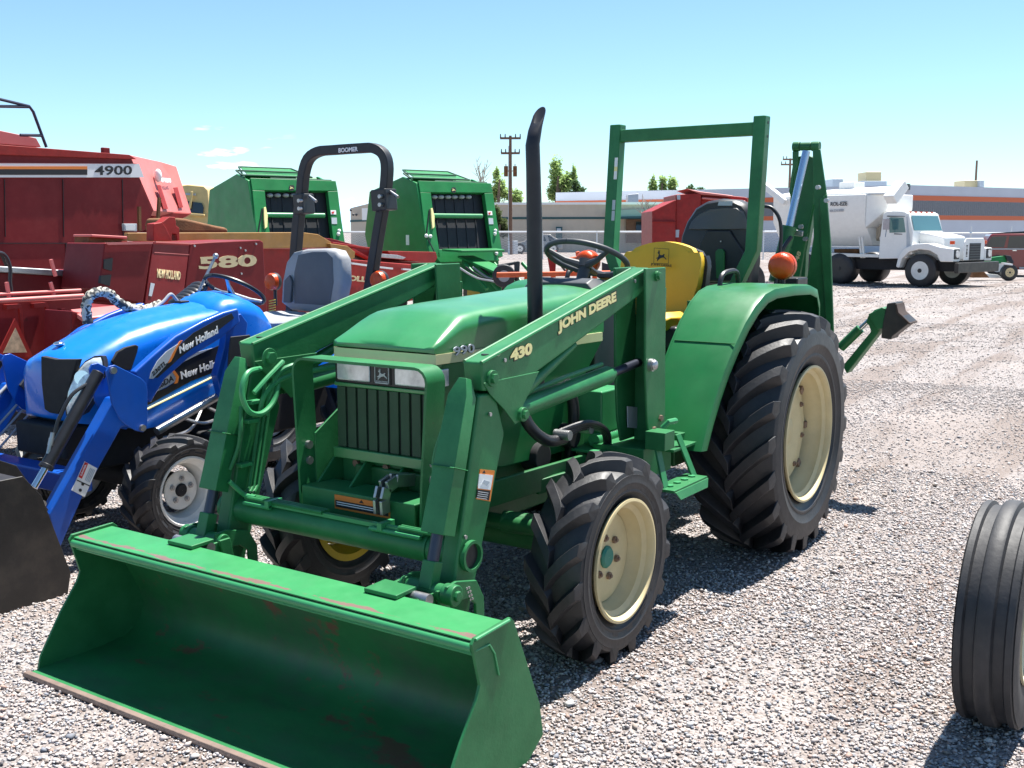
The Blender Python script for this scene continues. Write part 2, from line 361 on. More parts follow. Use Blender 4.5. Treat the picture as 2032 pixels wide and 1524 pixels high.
# hood
def ring(x, w, zb, zt, rc, crown=.018):
    pts = []
    for s in (1, -1):
        seq = [(w, zb)]
        zc = zt-crown-rc
        for k in range(7):
            a = math.pi/2*k/6; seq.append((w-rc+rc*math.cos(a), zc+rc*math.sin(a)))
        for k in (1, 2, 3): f = k/4; seq.append(((w-rc)*(1-f), zt-crown*(1-f)**2))
        if s == 1: pts += seq+[(0, zt)]
        else: pts += [(-y, z) for y, z in seq[::-1]]
    return [V(x, y, z) for y, z in pts]
b = mb(); rr_ = [(2.188, .212, 1.150, 1.166, .008, .002), (2.172, .240, 1.145, 1.180, .012, .008), (2.12, .240, 1.143, 1.208, .026, .010), (2.05, .237, 1.142, 1.246, .036, .012), (2.00, .234, 1.141, 1.272, .045, .014), (1.97, .233, 1.141, 1.282, .052, .014), (1.9, .233, 1.141, 1.292, .058, .015), (1.7, .235, 1.139, 1.304, .06, .016), (1.4, .238, 1.134, 1.316, .062, .018), (1.1, .240, 1.130, 1.328, .062, .018), (.96, .240, 1.13, 1.332, .06, .018)]
b.loft([ring(*q) for q in rr_]); b.build('hood', M['hood'], T, smooth=50)
b = mb(); b.loft([[V(x, y, z) for y, z in ((w, .0+z0), (w, z1), (-w, z1), (-w, z0))] for x, w, z0, z1 in ((2.186, .214, 1.106, 1.144), (2.168, .243, 1.106, 1.142), (1.6, .243, 1.098, 1.136), (.98, .246, 1.092, 1.13))])
b.build('cream_band', M['cream'], T)
for dx, mm_, bd in ((0, M['ink'], .055), (.0, M['label'], .015)):
    textpx('model_number', '990', (901, 707), (942, 699), (900, 689), 'Y', .2445+(.0015 if mm_ is M['label'] else 0), mm_, T, bold=bd, ext=.001+(.0006 if mm_ is M['label'] else 0))
# nose: black lamp panel, lamps, emblem, grille
b = mb(); b.bx(2.0, 2.165, -.232, .232, .75, 1.106); b.build('nose_box', M['blackm'], T, bevel=.008)
b = mb(); b.bx(2.150, 2.172, -.236, .236, 1.012, 1.094); b.build('lamp_panel', M['black'], T, bevel=.004)
b = mb(); b.bx(2.13, 2.178, -.24, .24, 1.092, 1.106); b.bx(2.13, 2.176, -.24, .24, .997, 1.012); b.bx(2.10, 2.19, -.238, .238, .725, .765); b.build('grille_frame', M['hood'], T, bevel=.004)
for s in LR:
    b = mb(); b.bx(2.168, 2.180, *sorted((s*.06, s*.222)), 1.022, 1.086); b.build('headlight', M['lens'], T, bevel=.006)
    b = mb(); b.bx(2.09, 2.160, *sorted((s*.232, s*.242)), 1.022, 1.086); b.build('marker_lens', M['lens'], T, bevel=.004)
e = mb().bx(2.170, 2.177, -.040, .040, 1.018, 1.090).build('emblem', M['black'], T, bevel=.003)
b = mb()
for q in (((-.034), .034, 1.082, 1.086), (-.034, .034, 1.022, 1.026)): b.bx(2.176, 2.179, q[0], q[1], q[2], q[3])
for y in (-.034, .031): b.bx(2.176, 2.179, y, y+.003, 1.022, 1.086)
b.build('emblem_border', M['label'], e)
deer('emblem_deer', (2.178, -.024, 1.034), (0, .050, 0), (0, 0, .044), M['label'], e)
text('emblem_text', 'JOHN DEERE', (2.178, -.028, 1.0265), (0, .056, 0), (0, 0, .006), M['label'], e)
b = mb()
for k in range(9):
    y = -.232+k*.0516; b.bx(2.160, 2.174, y+.004, y+.0455, .765, .997)
b.build('grille', mat('grille_green', (.022, .062, .030), .6, noise=.15), T, bevel=.003)
# front weight bracket below the grille
b = mb(); b.bx(2.18, 2.33, -.27, .27, .485, .64)
for y in (-.25, -.09, .09, .25): b.prism([V(2.05, y-.006, .62), V(2.27, y-.006, .64), V(2.15, y-.006, .745), V(2.05, y-.006, .745)], (0, .012, 0))
b.bx(2.05, 2.13, -.27, .27, .5, .745); b.bx(2.0, 2.06, -.30, .30, .42, .72)
b.build('front_bracket', M['green'], T, bevel=.005)
for y in (-.17, -.02, .17): mb().cyl((2.13, y, .70), (2.145, y, .70), .014, n=8).build('bracket_bolt', M['bolt'], T)
b = mb(); b.bx(2.3285, 2.334, -.10, .16, .575, .627); o = b.build('warning_label', M['labelo'], T)
b = mb(); b.bx(2.333, 2.336, -.095, .155, .583, .608); b.build('warning_text_block', M['ink'], o)
for z in (.602, .594): mb().bx(2.335, 2.337, -.088, .148, z-.002, z+.001).build('warning_line', M['labelw'], o)
mb().prism([V(2.333, .02, .613), V(2.333, .04, .613), V(2.333, .03, .624)], (.003, 0, 0)).build('warning_symbol', M['ink'], o)
for y in (.135, .165):
    pts = [V(2.20, y, .69), V(2.30, y, .705), V(2.35, y, .69), V(2.365, y, .65), V(2.362, y, .60)]
    b = mb(); 
    for a, c_ in zip(pts, pts[1:]): b.bar(a, c_, .012, .045, (0, 0, 1) if abs((c_-a).x) > abs((c_-a).z) else (1, 0, 0))
    b.build('clevis', M['steel'], T, bevel=.003)
# brush guard strap
def strap(pts, w, t, axis):  # flat bar following pts in the YZ plane, width along X
    n = len(pts); rings = []
    for i, p in enumerate(pts):
        d = (pts[min(i+1, n-1)]-pts[max(i-1, 0)]).normalized(); nrm = Vector((0, -d.z, d.y))
        x = V(w/2, 0, 0); rings.append([p+x+nrm*t/2, p-x+nrm*t/2, p-x-nrm*t/2, p+x-nrm*t/2])
    return mb().loft(rings)
gp = [V(2.27, -.285, .50), V(2.27, -.292, .70), V(2.265, -.315, 1.06)]
gp += [V(2.265, -.315+.05*(1-math.cos(a)), 1.06+.05*math.sin(a)) for a in (.4, .8, 1.2, 1.57)]
gp += [V(2.265, .315-.05*(1-math.cos(a)), 1.06+.05*math.sin(a)) for a in (1.57, 1.2, .8, .4)]+[V(2.265, .315, 1.06), V(2.27, .292, .70), V(2.27, .285, .50)]
o = strap(gp, .10, .010, 0).build('brush_guard', M['green'], T, smooth=50)
for s in LR:
    for z in (.72, .78): mb().cyl((2.27, s*.29-.012, z), (2.27, s*.29+.012, z), .016, n=8).build('guard_bolt', M['steel'], o)
    mb().prism([V(2.24, s*.28, .60), V(2.24, s*.28, .82), V(2.02, s*.28, .95), V(2.02, s*.28, .90), V(2.12, s*.28, .56)], (0, s*.008, 0)).build('guard_bracket', M['green'], T, bevel=.002)

# ------------------------------------------------------------------ loader
BT = lambda x: 1.1585+(2.33-x)*.2325     # top line of the boom
for s in LR:
    yo, yi = s*.567, s*.492
    P = [(2.345, BT(2.345)), (1.17, 1.427), (1.17, 1.365), (1.24, 1.318), (2.01, 1.088), (2.12, 1.045), (2.335, 1.06)]
    b = mb().prism([V(x, yi, z) for x, z in P], (0, yo-yi, 0))
    boom = b.build('loader_boom', M['green'], T, bevel=.008)
    # edge beads running along the top
    bb = mb()
    for y in (yo-s*.004, yi+s*.004): bb.tube([V(x, y, BT(x)-.004) for x in (2.34, 1.9, 1.5, 1.2)], .0075, 8)
    bb.build('top_bead', M['green'], boom)
    mb().cyl((2.27, (yo+yi)/2, BT(2.27)-.01), (2.27, (yo+yi)/2, BT(2.27)+.0012), .014, n=14).build('drain_hole', M['ink'], boom)
    # knee gussets
    G_ = [(2.338, 1.088), (2.30, 1.045), (2.22, .985), (2.155, .925), (2.125, .932), (2.105, .985), (2.005, 1.090)]
    for y, dy in ((yo, s*.004), (yi, -s*.004)): mb().prism([V(x, y, z) for x, z in G_], (0, dy, 0)).build('knee_gusset', M['green'], boom, bevel=.003)
    # front leg
    P = [(2.352, 1.05), (2.545, .24), (2.44, .22), (2.405, .36), (2.205, .90), (2.26, 1.05)]
    leg = mb().prism([V(x, yi+s*.004, z) for x, z in P], (0, (yo-yi)-s*.008, 0)).build('loader_leg', M['green'], T, bevel=.010)
    # torque tube flange and hole
    b = mb().rev([(.052, 0), (.052, s*.016), (.042, s*.016), (.042, -s*.03), (.001, -s*.03)], (2.415, yo, .532), 'Y', 28); b.build('tube_flange', M['green'], leg)
    mb().cyl((2.415, yo-s*.01, .532), (2.415, yo+s*.003, .532), .040, n=24).build('tube_hole', M['ink'], leg)
    # pins
    def pin(x, z, y, r=.022, l=.022, m=M['green'], nm='pivot_pin', pr=boom):
        q = mb().cyl((x, y-s*.01, z), (x, y+s*l*.5, z), r*1.25, n=20); q.cyl((x, y+s*l*.5, z), (x, y+s*l, z), r*.8, n=6); return q.build(nm, m, pr, bevel=.002)
    pin(2.292, 1.098, yo); pin(2.30, 1.10, yi-s*.03, .03, -.03, nm='knee_boss') if s < 0 else None
    pin(2.118, .955, yo+s*.006, .020)
    # lift cylinder with its rod
    a, c_ = V(2.10, s*.5295, .962), V(1.44, s*.5295, 1.012); e_ = V(1.18, s*.5295, 1.035)
    b = mb().cyl(a, c_, .036, n=24); b.cyl(c_, c_+(e_-c_)*.12, .026, n=20); cy = b.build('lift_cylinder', M['green'], T, bevel=.003)
    mb().cyl(c_, e_, .018, n=16).build('lift_rod', M['rod'], cy)
    mb().tube([a+V(-.05, s*.0, .05), (a+c_)/2+V(0, 0, .052), c_+V(.05, 0, .048)], .009, 8).build('cylinder_pipe', M['green'], cy)
    # brace under the boom
    mb().cyl((2.07, s*.53, 1.02), (1.70, s*.53, 1.155), .030, .012, n=16).build('boom_brace', M['green'], boom)
    # mast: two plates with the boom between
    for y, dy in ((s*.590, s*.012), (s*.465, -s*.012)):
        P = [(1.272, 1.425), (1.09, 1.425), (1.065, .70), (1.20, .70), (1.232, .80), (1.255, 1.0), (1.262, 1.25)]
        mb().prism([V(x, y, z) for x, z in P], (0, dy, 0)).build('mast_plate', M['green'], T, bevel=.004)
    b = mb(); b.bx(1.055, 1.09, *sorted((s*.465, s*.59)), .62, 1.34); b.bx(1.0, 1.26, *sorted((s*.36, s*.60)), .56, .69); b.bx(1.02, 1.22, *sorted((s*.18, s*.40)), .55, .63)
    b.build('mast_back', M['green'], T, bevel=.004)
    q = mb().cyl((1.22, s*.602, 1.034), (1.22, s*.618, 1.034), .026, n=20); q.ball((1.22, s*.622, 1.034), (.022, .014, .022)); q.build('mast_pin', M['steel'], T)
    q = mb().cyl((1.175, s*.598, 1.392), (1.175, s*.612, 1.392), .021, n=18); q.cyl((1.175, s*.61, 1.392), (1.175, s*.622, 1.392), .016, n=6); q.build('boom_pin', M['green'], T, bevel=.002)
    # tilt cylinder: folded cover, rod, links
    a, d_ = V(2.385, s*.525, 1.075), V(2.528, s*.525, .625); b = mb()
    ax_ = (d_-a).normalized(); nx = V(0, 1, 0).cross(ax_).normalized()*(1 if V(0, 1, 0).cross(ax_).x > 0 else -1)
    def sec(p, w, t): return [p+V(0, w/2, 0)+nx*t/2, p-V(0, w/2, 0)+nx*t/2, p-V(0, w/2, 0)-nx*t/2, p+V(0, w/2, 0)-nx*t/2]
    b.loft([sec(a-ax_*.03, .03, .03), sec(a+ax_*.03, .075, .055), sec(a+ax_*.25, .086, .062), sec(d_, .092, .062)])
    b.box(a+ax_*.26, (.08, .094, .004), nx.to_track_quat('X', 'Z').to_matrix())
    tcy = b.build('tilt_cylinder', M['green'], T, bevel=.010)
    mb().cyl(d_, d_+ax_*.095, .020, n=18).build('tilt_rod', M['rod'], tcy)
    b = mb(); b.box(d_+ax_*.130, (.045, .05, .09), Matrix.Rotation(-.3, 3, 'Y')); b.cyl(V(2.575, s*.42, .455), V(2.575, s*.60, .455), .028, n=20); b.cyl(V(2.575, s*.59, .455), V(2.575, s*.635, .455), .034, n=20); b.cyl(V(2.575, s*.63, .455), V(2.575, s*.645, .455), .018, n=6)
    lk = b.build('tilt_link', M['green'], T, bevel=.004)
    b = mb()
    for y in (s*.605, s*.435):
        b = mb()
        P = [(2.60, .487), (2.55, .492), (2.445, .467), (2.405, .40), (2.40, .22), (2.44, .21), (2.450, .39), (2.49, .42), (2.57, .427), (2.60, .432)]
        b.prism([V(x, y, z) for x, z in P], (0, s*.012, 0))
        b.build('pivot_plate', M['green'], lk, bevel=.003)
        mb().prism([V(2.61, y-s*.03, .47), V(2.56, y-s*.03, .47), V(2.50, y-s*.03, .16), V(2.53, y-s*.03, .16)], (0, s*.012, 0)).build('pivot_link', M['green'], lk, bevel=.003)
    b = mb()
    for i in range(8): b.cyl((2.50-.012*(i % 2)-.006*(i//2), s*.617, .455-.014*(i//2)), (2.50-.012*(i % 2)-.006*(i//2), s*.6195, .455-.014*(i//2)), .0045, n=8)
    b.build('weld_dots', M['steel'], lk)
# steel lines on the right arm, with looping hoses
for s in (-1, 1):
    b = mb()
    for k in range(3 if s < 0 else 2):
        y = s*.485+.0; x0 = 2.375+k*.0
        b.tube([V(2.30-.02*k, s*.478, 1.0), V(2.33-.02*k, s*.474, .90), V(2.40-.022*k, s*.474, .62), V(2.425-.022*k, s*.468, .60), V(2.45-.015*k, s*.44, .592+.0*k), V(2.45-.015*k, s*.05 if s < 0 else .30, .592)], .0075, 8)
    b.build('hydraulic_line', M['green'], T)
    for z in (.93, .86, .70): mb().bx(2.33+(.93-z)*.26, 2.385+(.93-z)*.26, *sorted((s*.462, s*.494)), z, z+.014).build('line_clamp', M['brightgreen'], T, bevel=.002)
hs = [V(2.33, -.47, 1.06), V(2.42, -.44, 1.055), V(2.46, -.43, .99), V(2.44, -.42, .92), V(2.38, -.42, .90), V(2.31, -.43, .93), V(2.27, -.44, .99), V(2.27, -.45, 1.02)]
def smooth_pts(P, n=6):
    out = []
    for i in range(len(P)-1):
        p0, p1, p2, p3 = P[max(i-1, 0)], P[i], P[i+1], P[min(i+2, len(P)-1)]
        for k in range(n):
            t = k/n; out.append(.5*((2*p1)+(p2-p0)*t+(2*p0-5*p1+4*p2-p3)*t*t+(-p0+3*p1-3*p2+p3)*t**3))
    return out+[P[-1]]
mb().tube(smooth_pts(hs), .0105, 8).build('hose', M['brightgreen'], T)
mb().tube(smooth_pts([V(2.40, -.43, .98), V(2.33, -.43, 1.03), V(2.24, -.44, 1.08)]), .010, 8).build('hose', M['brightgreen'], T)
for dz in (0, .035): mb().tube(smooth_pts([V(2.34-dz, -.47, .88), V(2.33-dz, -.45, .96+dz*.4), V(2.24, -.43, 1.02+dz), V(2.05, -.36, 1.045+dz), V(1.95, -.28, 1.05+dz)]), .0105, 8).build('hose', M['brightgreen'], T)
# torque tube
b = mb().cyl((2.415, -.50, .532), (2.415, .50, .532), .050, n=28); b.cyl((2.415, .41, .532), (2.415, .42, .532), .054, n=28)
o = b.build('torque_tube', M['green'], T)
b = mb()
for y0, y1 in ((-.44, -.30), (.18, .40)):
    for k in range(2): b.cyl((2.44+.02*k, y0, .586-.012*k), (2.44+.02*k, y1, .586-.012*k), .008, n=8)
for y in (-.32, .22): mb().bx(2.40, 2.47, y, y+.02, .575, .60).build('line_clamp', M['brightgreen'], o)
b.bx(2.43, 2.45, -.44, .40, .576, .590); b.build('tube_fittings', M['brightgreen'], o)
# decals on the near boom
for k, (s_, a, b_, c_) in enumerate((('430', (1012, 718), (1055, 704), (1010, 697)), ('JOHN DEERE', (1107, 664), (1222, 603), (1106, 641)))):
    pass
def boomtext(nm, st, x0, x1, zc, h):
    for mm_, bd, o_ in ((M['ink'], .09, 0), (M['txty'], .018, .0012)):
        g = .006 if mm_ is M['ink'] else 0; y = .5672+o_
        a = V(x0+g, y, BT(x0)-zc-h/2-g*1.3); d = V(x1-g, y, BT(x1)-zc-h/2-g*1.3)
        text(nm, st, a, d-a, V(-.012, 0, h+g*.8), mm_, T, bold=bd, ext=.001)
a430 = U(1012, 718, 'Y', .567); b430 = U(1055, 702, 'Y', .567); t430 = U(1012, 694, 'Y', .567)
ajd = U(1107, 664, 'Y', .567); bjd = U(1222, 603, 'Y', .567); tjd = U(1106, 637, 'Y', .567)
for nm, st, a, d, t_ in (('boom_lettering', '430', a430, b430, t430), ('boom_lettering', 'JOHN DEERE', ajd, bjd, tjd)):
    for mm_, bd, yy, ex in ((M['ink'], .095, 0, .0008), (M['txty'], .052, .0010, .0014)):
        g = V(.004, 0, -.005) if mm_ is M['ink'] else V(0, 0, 0)
        r_ = (d-a); u_ = (t_-a); r_.y = 0; u_.y = 0
        text(nm, st, V(a.x, .5675+yy, a.z)+g, r_*(1.03 if mm_ is M['ink'] else 1), u_*(1.15 if mm_ is M['ink'] else 1), mm_, T, bold=bd, ext=ex)
# warning sticker on the near leg
q = [(952, 931), (981, 934), (972, 995), (944, 990)]
o = decal('warning_sticker', q, 'Y', .5635, M['labelo'], T, t=.002)
decal('sticker_picture', [(951, 940), (978, 943), (973, 972), (948, 969)], 'Y', .5655, M['labelw'], o, t=.001)
decal('sticker_text', [(947, 971), (973, 974), (970, 993), (945, 988)], 'Y', .5655, M['ink'], o, t=.001)
for k in range(4): decal('sticker_line', [(949-k, 975+4*k), (969-k, 978+4*k), (969-k, 979+4*k), (949-k, 976+4*k)], 'Y', .5668, M['labelw'], o, t=.0008)
decal('sticker_sketch', [(954, 962), (960, 952), (972, 956), (966, 964), (958, 958)], 'Y', .5668, M['label'], o, t=.0008)
decal('sticker_symbol', [(957, 938), (963, 939), (961, 933)], 'Y', .5655, M['ink'], o, t=.001)
decal('blank_sticker', [(1245, 806), (1272, 809), (1272, 851), (1246, 848)], 'Y', .4785, M['label'], T, t=.002)
mb().prism([V(1.20, .40, 1.255), V(1.10, .40, 1.32), V(1.10, .46, 1.32), V(1.24, .46, 1.255)], (0, 0, .008)).build('mast_cap', M['brightgreen'], T)

# ------------------------------------------------------------------ bucket
BW = .905
sh = [(2.872, .436), (2.866, .458), (2.70, .463), (2.690, .455), (2.64, .36), (2.565, .20), (2.545, .12), (2.57, .05), (2.64, .012), (2.75, .004), (3.03, .004), (3.03, .018), (2.76, .018), (2.66, .028), (2.60, .065), (2.575, .13), (2.595, .20), (2.665, .34), (2.715, .435), (2.74, .450), (2.845, .446), (2.855, .425)]
shell = mb().prism([V(x, -BW, z) for x, z in sh], (0, 2*BW, 0)).build('bucket', M['bucketin'], T, smooth=50)
mb().cyl((2.862, -BW, .442), (2.862, BW, .442), .015, n=14).build('bucket_lip', M['brightgreen'], shell)
mb().cyl((2.850, -BW, .420), (2.850, BW, .420), .006, n=8).build('lip_weld', M['brightgreen'], shell)
sp = [(2.880, .458), (2.866, .474), (2.692, .480), (2.675, .465), (2.535, .16), (2.515, .055), (2.60, .0), (2.66, .002), (3.035, .002), (3.02, .06), (2.93, .20), (2.857, .295), (2.842, .33), (2.870, .43)]
for s in LR:
    mb().prism([V(x, s*BW, z) for x, z in sp], (0, s*.010, 0)).build('bucket_side', M['green'], shell, bevel=.002)
    b = mb().tube([V(2.865, s*(BW+.011), .469), V(2.70, s*(BW+.011), .474)], .005, 8); b.tube([V(2.862, s*(BW+.008), .436), V(2.80, s*(BW+.012), .435), V(2.775, s*(BW+.012), .40), V(2.755, s*(BW+.012), .33)], .003, 6); b.build('side_weld', M['brightgreen'], shell)
top = mat('bucket_top_paint', (.030, .215, .070), .42, noise=.1)
t = top.node_tree; bs = t.nodes['Principled BSDF']; tcn = nd(t, 'ShaderNodeTexCoord'); sep = nd(t, 'ShaderNodeSeparateXYZ'); t.links.new(tcn.outputs[3], sep.inputs[0])
n1 = nd(t, 'ShaderNodeTexNoise'); n1.inputs['Scale'].default_value = 9; n1.inputs['Detail'].default_value = 9; n1.inputs['Roughness'].default_value = .75
mpp = nd(t, 'ShaderNodeMapping'); mpp.inputs[3].default_value = (2.2, .8, 1); t.links.new(tcn.outputs[3], mpp.inputs[0]); t.links.new(mpp.outputs[0], n1.inputs[0])
d1 = nd(t, 'ShaderNodeMath', operation='SUBTRACT'); d1.inputs[1].default_value = 2.842; t.links.new(sep.outputs[0], d1.inputs[0])
d2 = nd(t, 'ShaderNodeMath', operation='ABSOLUTE'); t.links.new(d1.outputs[0], d2.inputs[0])
d3 = nd(t, 'ShaderNodeMapRange'); d3.inputs[1].default_value = 0; d3.inputs[2].default_value = .05; d3.inputs[3].default_value = .23; d3.inputs[4].default_value = -.2; t.links.new(d2.outputs[0], d3.inputs[0])
ad = nd(t, 'ShaderNodeMath', operation='ADD'); t.links.new(n1.outputs[0], ad.inputs[0]); t.links.new(d3.outputs[0], ad.inputs[1])
th = nd(t, 'ShaderNodeMapRange'); th.inputs[1].default_value = .655; th.inputs[2].default_value = .69; t.links.new(ad.outputs[0], th.inputs[0])
mx = nd(t, 'ShaderNodeMix', data_type='RGBA'); mx.inputs[7].default_value = (.16, .10, .085, 1); t.links.new(th.outputs[0], mx.inputs[0])
old = bs.inputs['Base Color'].links[0].from_socket; t.links.new(old, mx.inputs[6]); t.links.new(mx.outputs[2], bs.inputs['Base Color'])
mb().prism([V(2.700, -BW+.002, .4645), V(2.864, -BW+.002, .4600), V(2.864, -BW+.002, .4650), V(2.700, -BW+.002, .4695)], (0, 2*BW-.004, 0)).build('bucket_top_plate', top, shell, bevel=.002)
mb().prism([V(3.060, -.918, .001), V(3.084, -.918, .001), V(3.088, -.918, .007), V(3.082, -.918, .019), V(3.060, -.918, .019)], (0, 1.836, 0)).build('cutting_edge', M['edge'], shell, bevel=.002)
mb().bx(3.03, 3.061, -.9, .9, .006, .0185).build('edge_weld', M['green'], shell)
for s in LR:
    b = mb(); b.prism([V(2.64, s*.40, .472), V(2.74, s*.40, .470), V(2.74, s*.53, .470), V(2.64, s*.53, .472)], (0, 0, .014)); [b.prism([V(2.68, y, .46), V(2.60, y, .46), V(2.50, y, .20), V(2.545, y, .18), V(2.60, y, .30)], (0, .012, 0)) for y in (s*.43-.006, s*.56-.006)]
    b.build('bucket_bracket', M['green'], shell, bevel=.003)
    q = mb().cyl((2.655, s*.40, .455), (2.655, s*.59, .455), .020, n=16); q.build('bucket_pin', M['steel'], shell)

# ------------------------------------------------------------------ exhaust, console, wheel
ex = [V(1.585, .282, .98), V(1.585, .282, 1.20), V(1.592, .282, 1.62), V(1.600, .282, 1.80), V(1.606, .282, 1.90), V(1.588, .282, 1.96), V(1.562, .282, 2.012)]
b = mb(); rings = []
for i, p in enumerate(ex):
    r_ = .0305 if i < 3 else .030-.0006*i; n = 20
    tilt = [0, 0, 0, 0, .1, .25, .9][i]
    rings.append([p+V(r_*math.cos(2*math.pi*k/n), r_*math.sin(2*math.pi*k/n), -tilt*r_*math.cos(2*math.pi*k/n)*1.5) for k in range(n)])
rings[-1] = [q+V(0, 0, 0) for q in rings[-1]]
inner = [[q+(ex[-1]-q)*.12 for q in rings[-1]], [q+(ex[-2]-q)*.15 for q in rings[-2]]]
b.loft(rings+inner); b.build('exhaust_stack', M['exh'], T, smooth=60)
b = mb().cyl((1.585, .24, .98), (1.585, .29, .98), .035); b.cyl((1.585, .282, .94), (1.585, .282, 1.06), .038); b.build('exhaust_elbow', M['exh'], T)
b = mb(); b.loft([[V(x, y, z) for y, z in ((w, z0), (w, z1-.05), (w-.05, z1), (-w+.05, z1), (-w, z1-.05), (-w, z0))] for x, w, z0, z1 in ((.965, .20, .85, 1.342), (.92, .21, .85, 1.362), (.80, .215, .85, 1.35), (.72, .20, .85, 1.29))])
b.build('dashboard', M['grey'], T, bevel=.008)
sc_ = V(.70, 0, 1.445); ax_ = V(-.42, 0, .907).normalized(); ex_ = V(.907, 0, .42); ey_ = V(0, 1, 0)
b = mb(); NN = 40
b.tube([sc_+(ex_*math.cos(2*math.pi*k/NN)+ey_*math.sin(2*math.pi*k/NN))*.195 for k in range(NN+1)], .0135, 10, cap=False)
o = b.build('steering_wheel', M['grey'], T)
b = mb()
for a in (math.pi, math.pi/3, -math.pi/3): b.tube([sc_-ax_*.04, sc_-ax_*.03+(ex_*math.cos(a)+ey_*math.sin(a))*.10, sc_+(ex_*math.cos(a)+ey_*math.sin(a))*.19], [.022, .014, .011], 8)
b.cyl(sc_-ax_*.05, sc_-ax_*.01, .035); b.build('spokes', M['grey'], o)
mb().cyl(sc_-ax_*.02, sc_-ax_*.25, .028).build('steering_column', M['grey'], T)
mb().prism([V(.66, .10, 1.33), V(.78, .10, 1.36), V(.78, .20, 1.36), V(.66, .20, 1.33)], (0, 0, .02)).build('gauge_cluster', M['black'], T, bevel=.004)
for y in (-.10, .12): mb().tube([V(.55, y, 1.12), V(.50, y, 1.30), V(.50, y*1.1, 1.33)], [.008, .008, .018], 8).build('lever', M['black'], T)

# ------------------------------------------------------------------ fenders, platform, step
def fender(s):
    # outline in XZ around the rear wheel
    prof = [(.905, .63), (.84, .745), (.765, .85), (.69, .955), (.60, 1.06), (.50, 1.16), (.40, 1.235), (.30, 1.285), (.20, 1.305), (.0, 1.312), (-.22, 1.305), (-.33, 1.28), (-.37, 1.22), (-.38, 1.12)]
    inn = [(x*.955-.01, z-.03 if z > 1.2 else z) for x, z in prof]
    rings = []
    for (x, z), (xi, zi) in zip(prof, inn):
        d = Vector((x-0, 0, z-.585)).normalized()
        O = V(x, 0, z)
        yin, yout = s*.40, s*(.70+.075*min(1, max(0, (.75-x)/.9)))
        def Y(y, k): return V(x-d.x*k, y, z-d.z*k)
        rings.append([Y(yin, 0), Y(yout-s*.03, 0), Y(yout-s*.008, .006), Y(yout, .028), Y(yout, .052), Y(yout-s*.006, .052), Y(yout-s*.012, .03), Y(yout-s*.03, .014), Y(yin, .012)])
    b = mb().loft(rings)
    # inner wall
    P = [(x, z) for x, z in prof]+[(-.38, .70), (.5, .62)]
    b.prism([V(x, s*.392, z) for x, z in P], (0, s*.010, 0))
    return b.build('fender', M['fender'], T, smooth=35)
for s in LR:
    f = fender(s)
    q = [V(.587, 0, 1.072)]
    mb().bar(V(.592, s*.41, 1.072), V(.592, s*.705, 1.072), .004, .004, (1, 0, 1)).build('fender_seam', M['greenb'], f)
    mb().bx(-.30, .0, *sorted((s*.31, s*.395)), 1.235, 1.27).build('console_side', M['fender'], f, bevel=.01)
    mb().bx(-.30, .38, *sorted((s*.37, s*.392)), .75, 1.24).build('inner_wall', M['fender'], f)
    b = mb(); b.tube(smooth_pts([V(.16, s*.44, 1.30), V(.13, s*.44, 1.355), V(.05, s*.44, 1.372), V(-.05, s*.44, 1.365), V(-.08, s*.44, 1.30)], 4), .013, 8); b.build('grab_handle', M['black'], f)
    hz_c = V(-.20, s*.62, 1.395) if s > 0 else V(-.22, -.535, 1.395)
    b = mb().rev([(.001, .045), (.035, .042), (.058, .032), (.067, .014), (.068, 0), (.068, -.02), (.001, -.02)], hz_c, 'X', 32)
    hz = b.build('hazard_light', M['orange'], T)
    b = mb().rev([(.070, .002), (.071, -.012), (.069, -.03), (.001, -.03)], hz_c+V(-.004, 0, 0), 'X', 32); b.rev([(.001, -.072), (.035, -.068), (.060, -.055), (.067, -.03)], hz_c, 'X', 32); b.build('lamp_body', M['orange'], hz)
    mb().cyl(hz_c+V(-.02, 0, -.10), hz_c+V(-.02, 0, -.06), .014).build('lamp_post', M['black'], hz)
mb().tube([V(.805, .40, .64), V(.78, .40, .80)], .004).build('trim_seal', M['yellow2'], T)
for s in LR:
    b = mb(); b.bx(.45, 1.10, *sorted((s*.12, s*.42)), .60, .625); b.bx(.86, .90, *sorted((s*.40, s*.60)), .64, .70); b.bx(.80, 1.10, *sorted((s*.42, s*.66)), .655, .668)
    b.build('foot_platform', M['green'], T, bevel=.003)
    # hanging step
    b = mb(); y0, y1 = s*.60, s*.72
    for x0, x1 in ((1.24, 1.29), (1.04, 1.02)):
        b.prism([V(x0, s*.63, .72), V(x0-.045, s*.63, .72), V(x1-.045, s*.70, .545), V(x1, s*.70, .545)], (0, s*.010, 0))
    b.bx(.98, 1.30, *sorted((s*.66, s*.76)), .535, .547); b.prism([V(.98, s*.76, .54), V(1.30, s*.76, .54), V(1.27, s*.772, .505), V(1.01, s*.772, .505)], (0, s*.005, 0))
    b.bx(1.16, 1.25, *sorted((s*.60, s*.69)), .69, .765)
    o = b.build('step', M['green'], T, bevel=.003)
    b = mb()
    for k in range(4): b.cyl((1.03+.07*k, s*.71, .546), (1.03+.07*k, s*.71, .553), .017, n=6)
    b.build('step_tread', M['brightgreen'], o)
mb().tube([V(1.15, .63, .765), V(1.14, .65, .79), V(1.09, .66, .79)], .013, 8).build('step_latch', M['brightgreen'], T)
